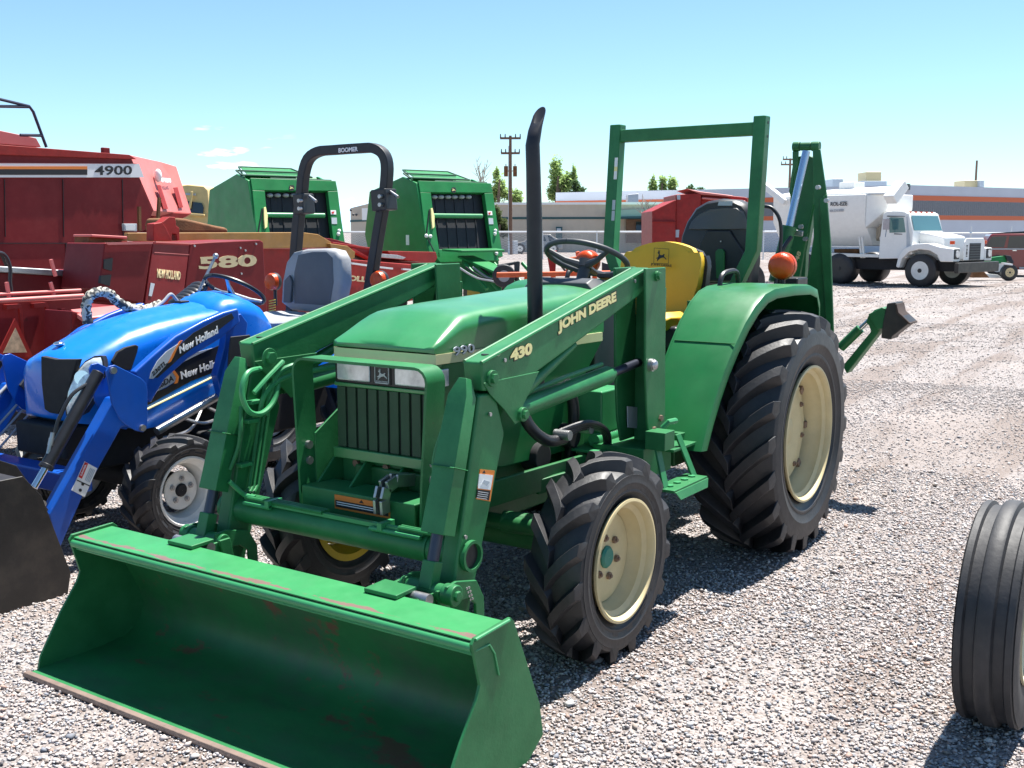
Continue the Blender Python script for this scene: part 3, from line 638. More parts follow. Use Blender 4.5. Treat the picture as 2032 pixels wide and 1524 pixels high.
# battery box, hoses by the engine
mb().bx(1.02, 1.22, .26, .38, .725, .905).build('side_box', M['brightgreen'], T, bevel=.008)
b = mb(); b.bx(1.0, 1.30, .28, .45, .655, .667); b.cyl((1.25, .36, .70), (1.0, .36, .70), .028); b.build('valve_plate', M['brightgreen'], T, bevel=.002)
mb().tube(smooth_pts([V(1.30, .25, .95), V(1.27, .27, .85), V(1.27, .27, .72), V(1.26, .25, .62)]), .025, 10).build('vertical_hose', M['hose'], T)
mb().tube(smooth_pts([V(1.72, .28, .98), V(1.70, .32, .84), V(1.62, .36, .76), V(1.52, .38, .755)]), [.024]*19, 12).build('hose_sleeve', M['hose'], T)
for k in range(4):
    mb().tube(smooth_pts([V(1.54, .37, .75+.012*k), V(1.42, .40+.01*k, .78+.01*k), V(1.30, .42+.01*k, .76), V(1.24-.01*k, .41, .69-.01*k), V(1.25, .38, .58)]), .010, 8).build('hose', M['hose'], T)
mb().tube(smooth_pts([V(1.95, .36, 1.02), V(1.75, .40, 1.05), V(1.60, .42, 1.10), V(1.50, .42, 1.19), V(1.46, .42, 1.23)]), .017, 10).build('hose', M['hose'], T)
# lower frame rails to the mast
for s in LR:
    b = mb(); b.bar((1.15, s*.36, .60), (2.10, s*.24, .58), .02, .10); b.bar((1.2, s*.44, .60), (1.6, s*.30, .56), .02, .06); b.build('loader_subframe', M['greenb'], T, bevel=.004)

# small fittings: grease nipples, tilt cylinder hoses, cable ties
for s in LR:
    mb().tube(smooth_pts([V(2.50, s*.47, .66), V(2.47, s*.45, .62), V(2.45, s*.44, .60), V(2.44, s*.40, .595)]), .009, 8).build('hose', M['brightgreen'], T)
    mb().tube(smooth_pts([V(2.43, s*.47, .93), V(2.45, s*.455, .85), V(2.46, s*.46, .78), V(2.49, s*.475, .70)]), .008, 8).build('hose', M['green'], T)
    for x, z in ((2.215, 1.150), (1.30, 1.375), (2.44, .60), (2.30, .98)): mb().cyl((x, s*.567, z), (x, s*.573, z), .007, n=8).build('grease_nipple', M['steel'], T)
    mb().cyl((1.12, s*.602, .80), (1.12, s*.612, .80), .014, n=6).build('mast_bolt', M['bolt'], T); mb().cyl((1.18, s*.602, .76), (1.18, s*.612, .76), .014, n=6).build('mast_bolt', M['bolt'], T)
for x in (1.55, 1.38): mb().cyl((x, .355, .775), (x, .425, .775), .020, n=10).build('hose_tie', M['steel'], T)
# ------------------------------------------------------------------ seat
def panel(cx, cy, z0, z1, w0, w1, w2, depth, lean, n=14, wing=.03):
    """upholstered back: facing +X, wings curling forward; lean = x shift backwards with height"""
    rings = []
    for i in range(n+1):
        t = i/n; z = z0+(z1-z0)*t
        w = (w0+(w1-w0)*min(1, t/.45)) if t < .45 else (w1 if t < .72 else w1+(w2-w1)*((t-.72)/.28)**1.6)
        x = cx-lean*t; dz = 0
        ring_ = []
        for k in range(9):
            u = -1+2*k/8; ring_.append(V(x+depth/2*(1-abs(u)**3)*.5+wing*abs(u)**2.2, cy+u*w/2, z-(.035*u*u if t > .9 else 0)))
        for k in range(9):
            u = 1-2*k/8; ring_.append(V(x-depth/2+wing*.7*abs(u)**2.2, cy+u*w/2*1.01, z-(.035*u*u if t > .9 else 0)))
        rings.append(ring_)
    return mb().loft(rings)
o = panel(-.08, -.025, 1.13, 1.515, .40, .47, .33, .09, .10).build('seat_back', M['seat'], T, smooth=60)
panel(-.125, -.02, 1.10, 1.50, .44, .50, .38, .07, .10).build('seat_shell', M['black'], T, smooth=60)
b = mb(); b.loft([[V(x, y*w, z+dz) for y, dz in ((-1, -.05), (-1, .01), (-.8, .035), (-.4, .02), (0, .012), (.4, .02), (.8, .035), (1, .01), (1, -.05))] for x, w, z in ((-.13, .20, 1.13), (-.05, .22, 1.125), (.12, .23, 1.13), (.24, .22, 1.135), (.28, .20, 1.12))])
b.build('seat_cushion', M['seat'], T, smooth=60, bevel=.008)
mb().bx(-.20, .25, -.26, .26, .98, 1.10).build('seat_base', M['black'], T, bevel=.02)
mb().bx(-.10, .20, -.14, .14, .85, .98).build('seat_suspension', M['blackm'], T)
mb().tube([V(.10, .27, 1.00), V(.13, .27, 1.07), V(.13, .27, 1.12)], [.012, .012, .026], 10).build('lever_knob', M['orangel'], T)
def seatpt(u, v): return UN(u, v, V(-.09, 0, 1.3), V(1, 0, .26))+V(.028, 0, 0)
a, d, c_ = seatpt(1306, 519), seatpt(1327, 519), seatpt(1306, 496)
deer('seat_deer', a, d-a, c_-a, M['ink'], o)
bq = [seatpt(*q) for q in ((1302, 522), (1331, 523), (1332, 494), (1303, 492))]
b = mb()
for i in range(4): b.bar(bq[i], bq[(i+1) % 4], .003, .003)
b.build('seat_badge_border', mat('badge_olive', (.16, .11, .01), .5), o)
a, d, c_ = seatpt(1296, 527), seatpt(1337, 531), seatpt(1296, 521); text('seat_lettering', 'JOHN DEERE', a, d-a, c_-a, mat('badge_olive2', (.16, .11, .01), .5), o)

# ------------------------------------------------------------------ roll bar
b = mb()
for s in LR:
    pts = [(-.29, s*.30, 1.02), (-.29, s*.33, 1.26), (-.295, s*.395, 1.40), (-.305, s*.425, 1.47), (-.37, s*.425, 2.165)]
    b.loft([[V(x, y, z)+V(a*.036, c*.034, 0) for a, c in ((1, 1), (1, -1), (-1, -1), (-1, 1))] for x, y, z in pts])
b.loft([[V(-.365+a*.03, y, 2.10+c*.034) for a, c in ((1, 1), (1, -1), (-1, -1), (-1, 1))] for y in (-.395, .395)])
rops = b.build('roll_bar', M['green'], T, bevel=.006)
for (z0, z1, m_) in ((1.93, 1.98, 'labelw'), (1.905, 1.93, 'txty'), (1.86, 1.905, 'labelw'), (1.69, 1.745, 'label'), (1.63, 1.685, 'label')):
    xx = lambda z: -.305-(z-1.47)*.0935+.0365
    mb().prism([V(xx(z0), -.412, z0), V(xx(z0), -.394, z0), V(xx(z1), -.394, z1), V(xx(z1), -.412, z1)], (.003, 0, 0)).build('post_sticker', M[m_], rops)
for z in (2.13, 2.06): mb().cyl((-.37, .45, z), (-.37, .4605, z), .009, n=10).build('post_hole', M['ink'], rops)

# ------------------------------------------------------------------ backhoe
def xprism(px, X, t, name, m, parent=T, bevel=.006): return mb().prism(PL(px, 'X', X), (t, 0, 0)).build(name, m, parent, bevel=bevel)
xprism([(1612, 296), (1627, 296), (1640, 385), (1648, 480), (1654, 660), (1612, 640), (1600, 560), (1614, 470)], -1.60, -.02, 'boom_plate', M['greenb'])
xprism([(1640, 385), (1648, 480), (1654, 660), (1640, 655), (1628, 480), (1626, 395)], -1.575, -.02, 'boom_stiffener', M['greenb'])
xprism([(1586, 310), (1602, 308), (1614, 312), (1618, 400), (1600, 500), (1592, 640), (1555, 640), (1566, 430), (1570, 350), (1578, 312)], -1.66, -.06, 'dipper', M['greenb'])
xprism([(1572, 300), (1584, 300), (1582, 330), (1574, 350), (1570, 396), (1565, 380), (1572, 330)], -1.60, -.02, 'boom_plate', M['greenb'])
xprism([(1614, 405), (1600, 470), (1570, 640), (1546, 640), (1560, 560), (1594, 478), (1606, 440)], -1.52, -.03, 'link_plate', M['greenb'])
textpx('boom_number', '48', (1584, 519), (1590, 501), (1577, 515), 'X', -1.5195, M['txtc'], T, bold=.03)
a, d = U(1574, 291, 'X', -1.62), U(1627, 290, 'X', -1.62); q = mb().cyl(a, a+(d-a)*.26, .030); q.cyl(a+(d-a)*.28, a+(d-a)*.68, .026); q.cyl(a+(d-a)*.7, d, .030); q.build('boom_top_pin', M['greenb'], T, bevel=.004)
a, d, e_ = U(1600, 300, 'X', -1.50), U(1566, 452, 'X', -1.42), U(1538, 560, 'X', -1.36)
q = mb().cyl(d, e_, .042, n=20); q.cyl(d-(e_-d)*.02, d+(e_-d)*.05, .046, n=20); bc = q.build('boom_cylinder', M['greenb'], T)
mb().cyl(a, d, .024, n=18).build('boom_rod', M['rodblue'], bc)
mb().tube(smooth_pts([U(1570, 470, 'X', -1.35), U(1556, 490, 'X', -1.3), U(1548, 510, 'X', -1.28), U(1545, 540, 'X', -1.25)]), .013, 8).build('hose', M['hose'], T)
for px_ in ((1600, 474), (1591, 450), (1625, 372), (1642, 398)): a = U(*px_, 'X', -1.50); mb().cyl(a, a+V(.03, 0, 0), .014, n=10).build('boom_bolt', M['steel'], T)
xprism([(1572, 455), (1594, 458), (1592, 470), (1570, 467)], -1.47, -.02, 'pipe_clamp', M['steel'])
b = mb(); b.bx(-1.55, -.55, -.30, .30, .35, .62); b.bx(-1.50, -1.2, -.55, .55, .38, .70); b.bx(-1.7, -1.35, -.02, .42, .60, 1.02); b.build('backhoe_frame', M['greenb'], T, bevel=.012)
b = mb(); b.tube(smooth_pts([V(-.95, .30, 1.18), V(-1.0, .315, 1.45), V(-1.0, .31, 1.62), V(-1.0, .26, 1.70), V(-1.0, .20, 1.715)]), .011, 8); b.build('guard_rail', M['black'], T)
o = mb().bx(-1.20, -1.02, .28, .42, 1.18, 1.30).build('control_tower', M['black'], T, bevel=.01)
for y in (.30, .36): mb().tube([V(-1.1, y, 1.28), V(-1.08, y-.01, 1.42)], [.006, .006], 6).build('control_lever', M['steel'], o)
# backhoe seat (seen from behind)
sx_ = -.86
rings = []
P0 = [(1348, 500), (1351, 470), (1362, 440), (1380, 412), (1402, 399), (1430, 394), (1460, 396), (1478, 404), (1488, 418), (1494, 445), (1496, 480), (1496, 520), (1490, 570), (1355, 570)]
xp = PL(P0, 'X', sx_); cc = sum(xp, Vector())/len(xp)
b = mb().loft([[p-V(.10, 0, 0) for p in xp], [cc+(p-cc)*1.0-V(.04, 0, 0) for p in xp], [cc+(p-cc)*.97 for p in xp], [cc+(p-cc)*.90+V(.018, 0, 0) for p in xp]])
bs_ = b.build('backhoe_seat', M['black'], T, smooth=50)
P1 = PL([(1366, 455), (1372, 440), (1388, 424), (1408, 415), (1440, 411), (1465, 412), (1476, 420), (1482, 436), (1485, 455), (1440, 456), (1380, 456)], 'X', sx_+.018)
c1 = sum(P1, Vector())/len(P1); mb().loft([P1, [c1+(p-c1)*.93+V(.012, 0, 0) for p in P1]]).build('head_panel', mat('seat_panel_grey', (.085, .08, .08), .45), bs_, smooth=50)
P2 = PL([(1404, 456), (1450, 456), (1478, 500), (1486, 560), (1370, 560), (1390, 480)], 'X', sx_+.02); c2 = sum(P2, Vector())/len(P2)
mb().loft([P2, [c2+(p-c2)*.95+V(.014, 0, 0) for p in P2]]).build('lumbar_plate', M['black'], bs_, bevel=.004)
P3 = PL([(1424, 552), (1422, 500), (1427, 494), (1435, 494), (1439, 500), (1438, 552)], 'X', sx_+.036); mb().prism(P3, (.02, 0, 0)).build('seat_bracket', M['greenb'], bs_, bevel=.002)
P4 = PL([(1427, 400), (1454, 399), (1453, 408), (1425, 408)], 'X', sx_+.02); mb().prism(P4, (.006, 0, 0)).build('seat_tag', M['label'], bs_)
a = U(1431, 479, 'X', sx_+.036); mb().cyl(a, a+V(.008, 0, 0), .004).build('seat_screw', M['steel'], bs_)
# outrigger
SX = -1.30
xprism([(1735, 615), (1752, 609), (1754, 632), (1742, 662), (1680, 742), (1672, 726), (1728, 658), (1724, 646), (1718, 640), (1722, 628)], SX, -.10, 'outrigger_arm', M['greenb'])
xprism([(1722, 624), (1750, 610), (1757, 612), (1757, 650), (1740, 655)], SX+.02, -.14, 'outrigger_bracket', M['greenb'])
xprism([(1760, 602), (1778, 600), (1781, 618), (1806, 640), (1770, 668), (1768, 674), (1748, 671), (1752, 640)], SX+.03, -.16, 'outrigger_pad', M['blacksteel'])
xprism([(1779, 602), (1783, 620), (1807, 642), (1804, 645), (1778, 622), (1775, 604)], SX+.035, -.17, 'pad_edge', mat('pad_brown', (.05, .03, .022), .7, noise=.3))
a, d = U(1668, 690, 'X', SX-.03), U(1707, 652, 'X', SX-.03); e_ = U(1724, 636, 'X', SX-.03)
q = mb().cyl(a, d, .028, n=18); oc = q.build('outrigger_cylinder', M['greenb'], T); mb().cyl(d, e_, .014).build('outrigger_rod', M['chrome'], oc)
mb().bx(-1.30, -1.12, .50, .60, .55, .75).build('outrigger_mount', M['greenb'], T, bevel=.005)
# =================================================================== BLUE TRACTOR
CB = -2.30
M['camo'] = mat('camouflage_sleeve', (.46, .43, .36), .7, noise=.3, nscale=20, bump=.6, bscale=30)
t = M['camo'].node_tree; n_ = nd(t, 'ShaderNodeTexNoise'); n_.inputs['Scale'].default_value = 24; n_.inputs['Detail'].default_value = 2; n_.inputs['Distortion'].default_value = 1.5; tc_ = nd(t, 'ShaderNodeTexCoord'); t.links.new(tc_.outputs[3], n_.inputs[0])
r_ = nd(t, 'ShaderNodeMapRange'); r_.inputs[1].default_value = .50; r_.inputs[2].default_value = .54; t.links.new(n_.outputs[0], r_.inputs[0]); x_ = nd(t, 'ShaderNodeMix', data_type='RGBA'); x_.inputs[7].default_value = (.03, .032, .035, 1)
pb0 = t.nodes['Principled BSDF']; t.links.new(r_.outputs[0], x_.inputs[0]); t.links.new(pb0.inputs['Base Color'].links[0].from_socket, x_.inputs[6]); t.links.new(x_.outputs[2], pb0.inputs['Base Color'])
B = thing('blue_tractor', 'small blue tractor with black grille, grey seat and black roll bar', 'tractor', (1.6, CB, 0))
def Z2(*q): return [(x*.4462, 560+y*.4462) for x, y in q]
def yprism(px, Y, t, name, m, parent, bevel=.004): return mb().prism(PL(px, 'Y', Y), (0, t, 0)).build(name, m, parent, bevel=bevel)
hood = []
for x, w, zb, zt, rc in ((2.075, .12, .68, .93, .05), (2.062, .165, .66, .957, .06), (2.03, .205, .645, .978, .075), (1.98, .228, .635, .998, .09), (1.90, .243, .62, 1.032, .10), (1.80, .25, .60, 1.074, .11), (1.70, .252, .565, 1.112, .115), (1.55, .254, .57, 1.142, .115), (1.40, .255, .61, 1.163, .115), (1.2, .255, .69, 1.182, .115), (1.0, .25, .78, 1.19, .115)):
    hood.append([p+V(0, CB, 0) for p in ring(x, w, zb, zt, rc, .035)])
mb().loft(hood).build('hood', M['blue'], B, smooth=60)
cow = []
for x, w, zt in ((1.17, .19, 1.165), (1.12, .215, 1.205), (1.05, .225, 1.235), (.97, .235, 1.237), (.88, .24, 1.22), (.80, .235, 1.18), (.74, .22, 1.12)):
    cow.append([p+V(0, CB, 0) for p in ring(x, w, .80, zt, .10, .03)])
mb().loft(cow).build('cowl', M['blue'], B, smooth=60)
# grille, set into the nose
gq = [(2.080, -.30, .68), (2.080, .30, .68)]
gp_ = PL([(81, 707), (110, 713), (153, 713), (143, 745), (128, 800), (114, 822), (98, 819), (88, 812), (82, 760)], 'X', 2.082)
gg = mb().prism(gp_, (-.03, 0, 0)).build('grille', M['blackm'], B, bevel=.004)
b = mb()
for k in range(12):
    y0 = -2.34+.022*k; b.bx(2.081, 2.0845, y0, y0+.006, .70, .955)
b = mb()
for k in range(7):
    z = .70+.037*k; wl = .045+.13*(k/6); b.bx(2.080, 2.0845, -2.32-wl*.12, -2.30+wl*.9, z, z+.006)

a = U(122, 688, 'Y', CB); bdg = mb().ball(a+V(.012, 0, .016), (.028, .026, .012)).build('nose_badge', M['chrome'], B)
# headlight on the front corner
nrm = V(.80, .60, .12).normalized(); pc = V(2.085, CB+.235, .80)
def hp(L, off=0): return [UN(u, v, pc, nrm)+nrm*off for u, v in L]
L1 = Z2((455, 325), (462, 345), (470, 420), (430, 500), (380, 580), (330, 605), (295, 595), (290, 560), (300, 490), (330, 410), (380, 350), (420, 328))
P1 = hp(L1, .012); c1 = sum(P1, Vector())/len(P1)
mb().loft([hp(L1, -.06), hp(L1, .006)]).build('headlight_bezel', M['black'], B, bevel=.004)
P1 = [c1+(p-c1)*.94 for p in hp(L1, .004)]
hl = mb().loft([P1, [c1+(p-c1)*.97+nrm*.006 for p in P1], [c1+(p-c1)*.8+nrm*.014 for p in P1], [c1+(p-c1)*.3+nrm*.018 for p in P1]]).build('headlight', mat('clear_headlight', (.66, .74, .78), .15, metal=.25, noise=.35, nscale=30, bump=.25, bscale=35, coat=.6), B, smooth=70)
a = hp(Z2((372, 425)))[0]; mb().tube([a, a+nrm*.026], [.040, .036], 20).build('lamp_reflector', M['chrome'], hl)
# side vent
yprism(Z2((498, 352), (525, 310), (560, 290), (605, 278), (617, 285), (612, 310), (585, 390), (555, 392), (510, 372)), CB+.2545, -.03, 'side_vent', M['blackm'], B)
for s in LR:
    # loader boom over the hood, with swoosh
    bp_ = [(1.86, .905), (1.79, .97), (1.62, 1.0), (1.40, 1.05), (1.17, 1.10), (.98, 1.125), (.93, 1.10), (.95, 1.03), (1.15, .985), (1.40, .92), (1.62, .82), (1.82, .70), (1.87, .75)]
    bp_ = PL([(262, 738), (302, 702), (345, 666), (400, 636), (440, 619), (470, 611), (474, 640), (435, 672), (370, 712), (325, 752), (296, 800), (285, 790)], 'Y', CB+.40)
    P = [V(p.x, CB+s*.37, p.z) for p in bp_]
    bo = mb().prism(P, (0, s*.045, 0)).build('loader_boom', M['bluel'], B, bevel=.012)
    kp = [V(p.x, CB+s*.49, p.z) for p in PL([(211, 737), (216, 727), (228, 724), (280, 750), (290, 760), (293, 775), (293, 846), (285, 858), (270, 855), (248, 842), (238, 832), (222, 800)], 'Y', CB+.50)]
    for dy in (0, -s*.13): mb().prism([p+V(0, dy, 0) for p in kp], (0, s*.010, 0)).build('knee_plate', M['bluel'], B, bevel=.003)
    lp = [V(p.x, CB+s*.40, p.z) for p in PL([(228, 790), (262, 785), (278, 845), (243, 848), (165, 988), (117, 1098), (98, 1022)], 'Y', CB+.48)]
    leg = mb().prism(lp, (0, s*.075, 0)).build('loader_leg', M['bluel'], B, bevel=.008)
    for px_ in ((223, 735), (281, 849)):
        a = U(*px_, 'Y', CB+.50); mb().cyl((a.x, CB+s*.48, a.z), (a.x, CB+s*.515, a.z), .016, n=16).build('pivot_pin', M['steel'], B)
    a, d, e_ = U(203, 738, 'Y', CB+.42), U(98, 928, 'Y', CB+.42), U(76, 966, 'Y', CB+.42)
    a, d, e_ = [V(q.x+.02, CB+s*.42, q.z) for q in (a, d, e_)]
    q = mb().cyl(a, d, .030, n=20); q.cyl(d-(e_-d)*.2, d, .034, n=20); cyo = q.build('tilt_cylinder', M['black'], B, bevel=.003)
    mb().cyl(d, e_, .017).build('tilt_rod', M['chrome'], cyo)
    mb().tube(smooth_pts([a+(d-a)*.12+V(.03, 0, 0), a+(d-a)*.3+V(.06, 0, .03), a+(d-a)*.55+V(.055, 0, .03), a+(d-a)*.62+V(.055, 0, .0)]), .009, 8).build('cylinder_hose', M['hose'], cyo)
    q = mb().cyl(a+(d-a)*.80+V(.03, s*.0, .02), a+(d-a)*.72+V(.045, 0, .02), .012, n=8); q.tube([a+(d-a)*.66+V(.055, 0, .02), a+(d-a)*.84+V(.03, 0, 0)], .010, 8); q.build('cylinder_fitting', M['steel'], cyo)
    # mast
    mp_ = [V(p.x, CB+s*.33, p.z) for p in PL([(450, 628), (474, 622), (487, 640), (480, 700), (470, 780), (436, 790), (425, 745), (440, 690)], 'Y', CB+.36)]
    mb().prism(mp_, (0, s*.05, 0)).build('mast', M['bluel'], B, bevel=.006)
    mp_ = [V(p.x, CB+s*.44, p.z) for p in PL([(456, 668), (494, 664), (500, 690), (497, 760), (470, 800), (448, 780), (452, 700)], 'Y', CB+.44)]
    mb().prism(mp_, (0, s*.01, 0)).build('mast_guard', M['black'], B, bevel=.004)
    # silver side tube, wheels
    mb().cyl(V(1.66, CB+s*.33, .56), V(1.16, CB+s*.33, .72), .022, n=14).build('side_tube', M['steel'], B)
    w = empty('front_wheel', (1.655, CB+s*.46, .275), 0, B)
    ag_tyre('tyre', (1.655, CB+s*.46, .275), .283, .23, .176, 15, .018, M['tyre'], w, lw=.046, sweep=.36)
    rim_disc('rim', (1.655, CB+s*.46, .275), s, .168, CB+s*.553, .06, M['whitew'], w, .10, bolts=5, bolt_r=.060, hubr=.034, hubm=M['blackm'], depth=.17, boltm=M['steel'])
    w = empty('rear_wheel', (.15, CB+s*.56, .44), 0, B)
    ag_tyre('tyre', (.15, CB+s*.56, .44), .45, .30, .24, 18, .03, M['tyre'], w, lw=.045, sweep=.4)
    rim_disc('rim', (.15, CB+s*.56, .44), s, .23, CB+s*.69, .08, M['whitew'], w, .17, bolts=5, bolt_r=.07, hubr=.05, hubm=M['blackm'], depth=.22)
    b = mb(); fpr = [(.62, .70), (.55, .86), (.40, .98), (.2, 1.02), (.0, 1.01), (-.15, .95)]
    b.loft([[V(x, CB+s*.36, z), V(x, CB+s*.66, z), V(x, CB+s*.67, z-.04), V(x, CB+s*.655, z-.02), V(x, CB+s*.36, z-.02)] for x, z in fpr]); b.build('fender', M['blue'], B, smooth=50)
# decals on the near side
YD = CB+.4165
def ydec(name, z2, Y, m, t=.0015, par=B): return decal(name, Z2(*z2), 'Y', Y, m, par, t=t)
ydec('boom_swoosh', [(682, 425), (720, 365), (775, 300), (860, 225), (950, 175), (1030, 138), (1040, 160), (1000, 190), (940, 240), (860, 290), (800, 335), (740, 390), (700, 425)], YD, M['ink'])
ydec('model_tab', [(664, 428), (672, 400), (700, 350), (740, 308), (780, 282), (800, 268), (770, 310), (750, 350), (735, 372), (705, 405), (680, 430)], YD+.0018, M['label'])
ydec('model_tab_edge', [(800, 262), (812, 258), (790, 290), (772, 330), (760, 352), (748, 360), (765, 320), (782, 290)], YD+.003, M['labelo'])
textpx('boom_lettering', 'New Holland', (357, 702), (433, 661), (355, 687), 'Y', YD+.002, M['txtw'], B, bold=.035)
textpx('model_lettering', '230TL', (304, 747), (331, 722), (301, 739), 'Y', YD+.004, M['ink'], B, bold=.02)
YH = CB+.2565
ydec('side_swoosh', [(770, 400), (805, 362), (860, 325), (940, 296), (1000, 270), (1000, 400), (940, 405), (850, 440), (780, 478), (655, 548), (652, 505), (740, 470), (785, 440)], YH, M['ink'])
ydec('side_tab', [(655, 505), (657, 470), (690, 425), (730, 400), (765, 395), (785, 415), (780, 440), (745, 462), (700, 485)], YH+.002, M['label'])
ydec('side_tab_edge', [(762, 392), (776, 392), (796, 420), (790, 448), (775, 452), (783, 425)], YH+.0035, M['labelo'])
ydec('side_white_flash', [(750, 378), (800, 345), (870, 312), (945, 293), (880, 322), (820, 352), (785, 378)], YH+.002, M['label'])
textpx('side_lettering', 'New Holland', (360, 753), (446, 722), (358, 738), 'Y', YH+.002, M['txtw'], B, bold=.035)
textpx('side_model_lettering', 'TC26DA', (294, 783), (345, 755), (292, 771), 'Y', YH+.004, M['ink'], B, bold=.02)
mb().cyl(U(292, 812, 'Y', CB+.265), U(425, 747, 'Y', CB+.265), .006, n=8).build('side_trim', M['txty'], B)
# label on the loader leg
lo = decal('danger_sticker', Z2((376, 797), (432, 828), (376, 955), (318, 925)), 'Y', CB+.4765, M['labelw'], B, t=.0015)
decal('sticker_red_panel', Z2((378, 800), (392, 806), (364, 874), (349, 866)), 'Y', CB+.479, M['labelr'], lo, t=.001)
decal('sticker_rule', Z2((343, 878), (402, 905), (400, 909), (341, 882)), 'Y', CB+.479, M['ink'], lo, t=.001)
textpx('sticker_word', 'DANGER', (162.0, 944.0), (171.5, 922.5), (159.0, 943.0), 'Y', CB+.480, M['txtw'], lo, bold=.02)
for k_ in range(4): decal('sticker_line', Z2(*[(x+6*k_, y+3*k_) for x, y in ((402, 825), (405, 826), (380, 882), (377, 881))]), 'Y', CB+.479, M['label'], lo, t=.001)
for cxy in ((368, 898), (357, 925)): decal('sticker_figure', Z2(*[(cxy[0]+7*math.cos(k), cxy[1]+8*math.sin(k)) for k in (0, 1, 2.2, 3.3, 4.4, 5.4)]), 'Y', CB+.479, M['ink'], lo, t=.001)
# chassis, cross tube, mast beam
b = mb(); b.bx(.6, 2.0, CB-.16, CB+.16, .38, .64); b.bx(.9, 1.75, CB-.20, CB+.20, .60, .80); b.bx(1.92, 2.10, CB-.21, CB+.21, .47, .63); b.bx(.1, .9, CB-.22, CB+.22, .40, .80); b.bx(1.0, 1.35, CB-.36, CB+.36, .36, .50)
b.cyl((1.655, CB-.42, .30), (1.655, CB+.42, .30), .06); b.cyl((.15, CB-.5, .44), (.15, CB+.5, .44), .08)
b.build('chassis', M['blackm'], B, bevel=.015)
b = mb()
for x0, z0, x1, z1 in ((1.55, .50, 1.3, .62), (1.35, .45, 1.15, .66), (1.25, .62, 1.05, .56), (1.5, .62, 1.2, .55)): b.tube(smooth_pts([V(x0, CB+.24, z0), V((x0+x1)/2, CB+.30, (z0+z1)/2-.03), V(x1, CB+.25, z1)]), .009, 6)
b.build('chassis_pipe', M['steel'], B)
mb().bx(2.13, 2.25, CB-.46, CB+.46, .36, .46).build('cross_beam', M['bluel'], B, bevel=.012)
b = mb()
for k in range(3): b.tube([U(150+8*k, 700+10*k, 'Y', CB-.33), U(75+9*k, 757+12*k, 'Y', CB-.36), U(-20+9*k, 862+14*k, 'Y', CB-.38)], .006, 6)
b.build('hydraulic_line', M['txtg'], B)
mb().box(U(52, 765, 'Y', CB-.36), (.05, .03, .07), Matrix.Rotation(.8, 3, 'Y')).build('line_clamp', M['grey'], B, bevel=.003)
mb().cyl(U(37, 742, 'Y', CB-.40), U(-5, 785, 'Y', CB-.40), .009).build('line_end', M['txtg'], B)
# bucket
prof = [(2.98, .555), (2.64, .555), (2.56, .46), (2.445, .10), (2.46, .02), (2.55, .0), (3.10, .0)]
prof_in = [(3.10, .02), (2.57, .02), (2.48, .05), (2.47, .11), (2.59, .45), (2.66, .53), (2.98, .535)]
bk = mb().prism([V(x, -3.02, z) for x, z in prof+prof_in], (0, 1.42, 0)).build('bucket', M['blacksteel'], B, smooth=40)
mb().prism([V(x, -1.60, z) for x, z in [(2.98, .56), (2.63, .56), (2.55, .46), (2.435, .09), (2.455, .0), (3.10, .0), (3.02, .12)]], (0, .010, 0)).build('bucket_side', M['blacksteel'], bk, bevel=.003)
mb().prism([V(x, -3.03, z) for x, z in [(2.98, .56), (2.63, .56), (2.55, .46), (2.435, .09), (2.455, .0), (3.10, .0), (3.02, .12)]], (0, -.010, 0)).build('bucket_side', M['blacksteel'], bk, bevel=.003)
for y in (-1.98, -1.86, -2.62, -2.74):
    mb().prism([V(x, y, z) for x, z in [(2.68, .55), (2.60, .60), (2.50, .55), (2.36, .32), (2.36, .22), (2.52, .22), (2.60, .45)]], (0, .012, 0)).build('bucket_bracket', M['blacksteel'], bk, bevel=.003)
a = U(76, 998, 'Y', -1.86); mb().cyl(a, a+V(0, .04, 0), .016).build('bucket_pin', M['steel'], bk)
# controls, seat, roll bar
sw = V(.815, CB, 1.235); ax_ = V(-.50, 0, .866).normalized(); ex_ = V(.866, 0, .50)
o = mb().tube([sw+(ex_*math.cos(2*math.pi*k/36)+V(0, 1, 0)*math.sin(2*math.pi*k/36))*.178 for k in range(37)], .012, 8, cap=False).build('steering_wheel', M['black'], B)
b = mb()
for a_ in (.5, 2.6, 4.7): b.tube([sw-ax_*.04, sw-ax_*.02+(ex_*math.cos(a_)+V(0, 1, 0)*math.sin(a_))*.10, sw+(ex_*math.cos(a_)+V(0, 1, 0)*math.sin(a_))*.175], [.022, .012, .010], 8)
b.build('spokes', M['steel'], o); mb().cyl(sw-ax_*.03, sw-ax_*.18, .030, .045).build('steering_column', M['black'], B)
a, d = U(394, 578, 'Y', CB-.12), U(428, 508, 'Y', CB-.12); q = mb().cyl(a, d, .009, n=10); q.ball(d, .017); q.build('lever', M['steel'], B)
b = mb()
for k in range(7): p = U(352+7*k, 603-5.5*k, 'Y', CB-.24); b.ball(p, (.035, .075, .035), 14, 8)
b.build('bellows', M['black'], B, smooth=60)
hs = smooth_pts(PL([(175, 642), (171, 610), (178, 588), (197, 579), (217, 583), (235, 600), (262, 612), (290, 614), (318, 603)], 'Y', CB-.14))
mb().tube(hs, [.026+.003*math.sin(k*2.1) for k in range(len(hs))], 12).build('hose_sleeve', M['camo'], B)
for dy in (0, .03): mb().tube(smooth_pts(PL([(262, 612), (292, 618), (322, 600), (338, 584), (348, 592), (358, 606)], 'Y', CB-.10+dy)), .009, 8).build('hose', M['greyl'], B)
mb().bx(1.17, 1.23, CB-.03, CB+.03, 1.178, 1.192).build('fuel_cap', M['black'], B, bevel=.004)
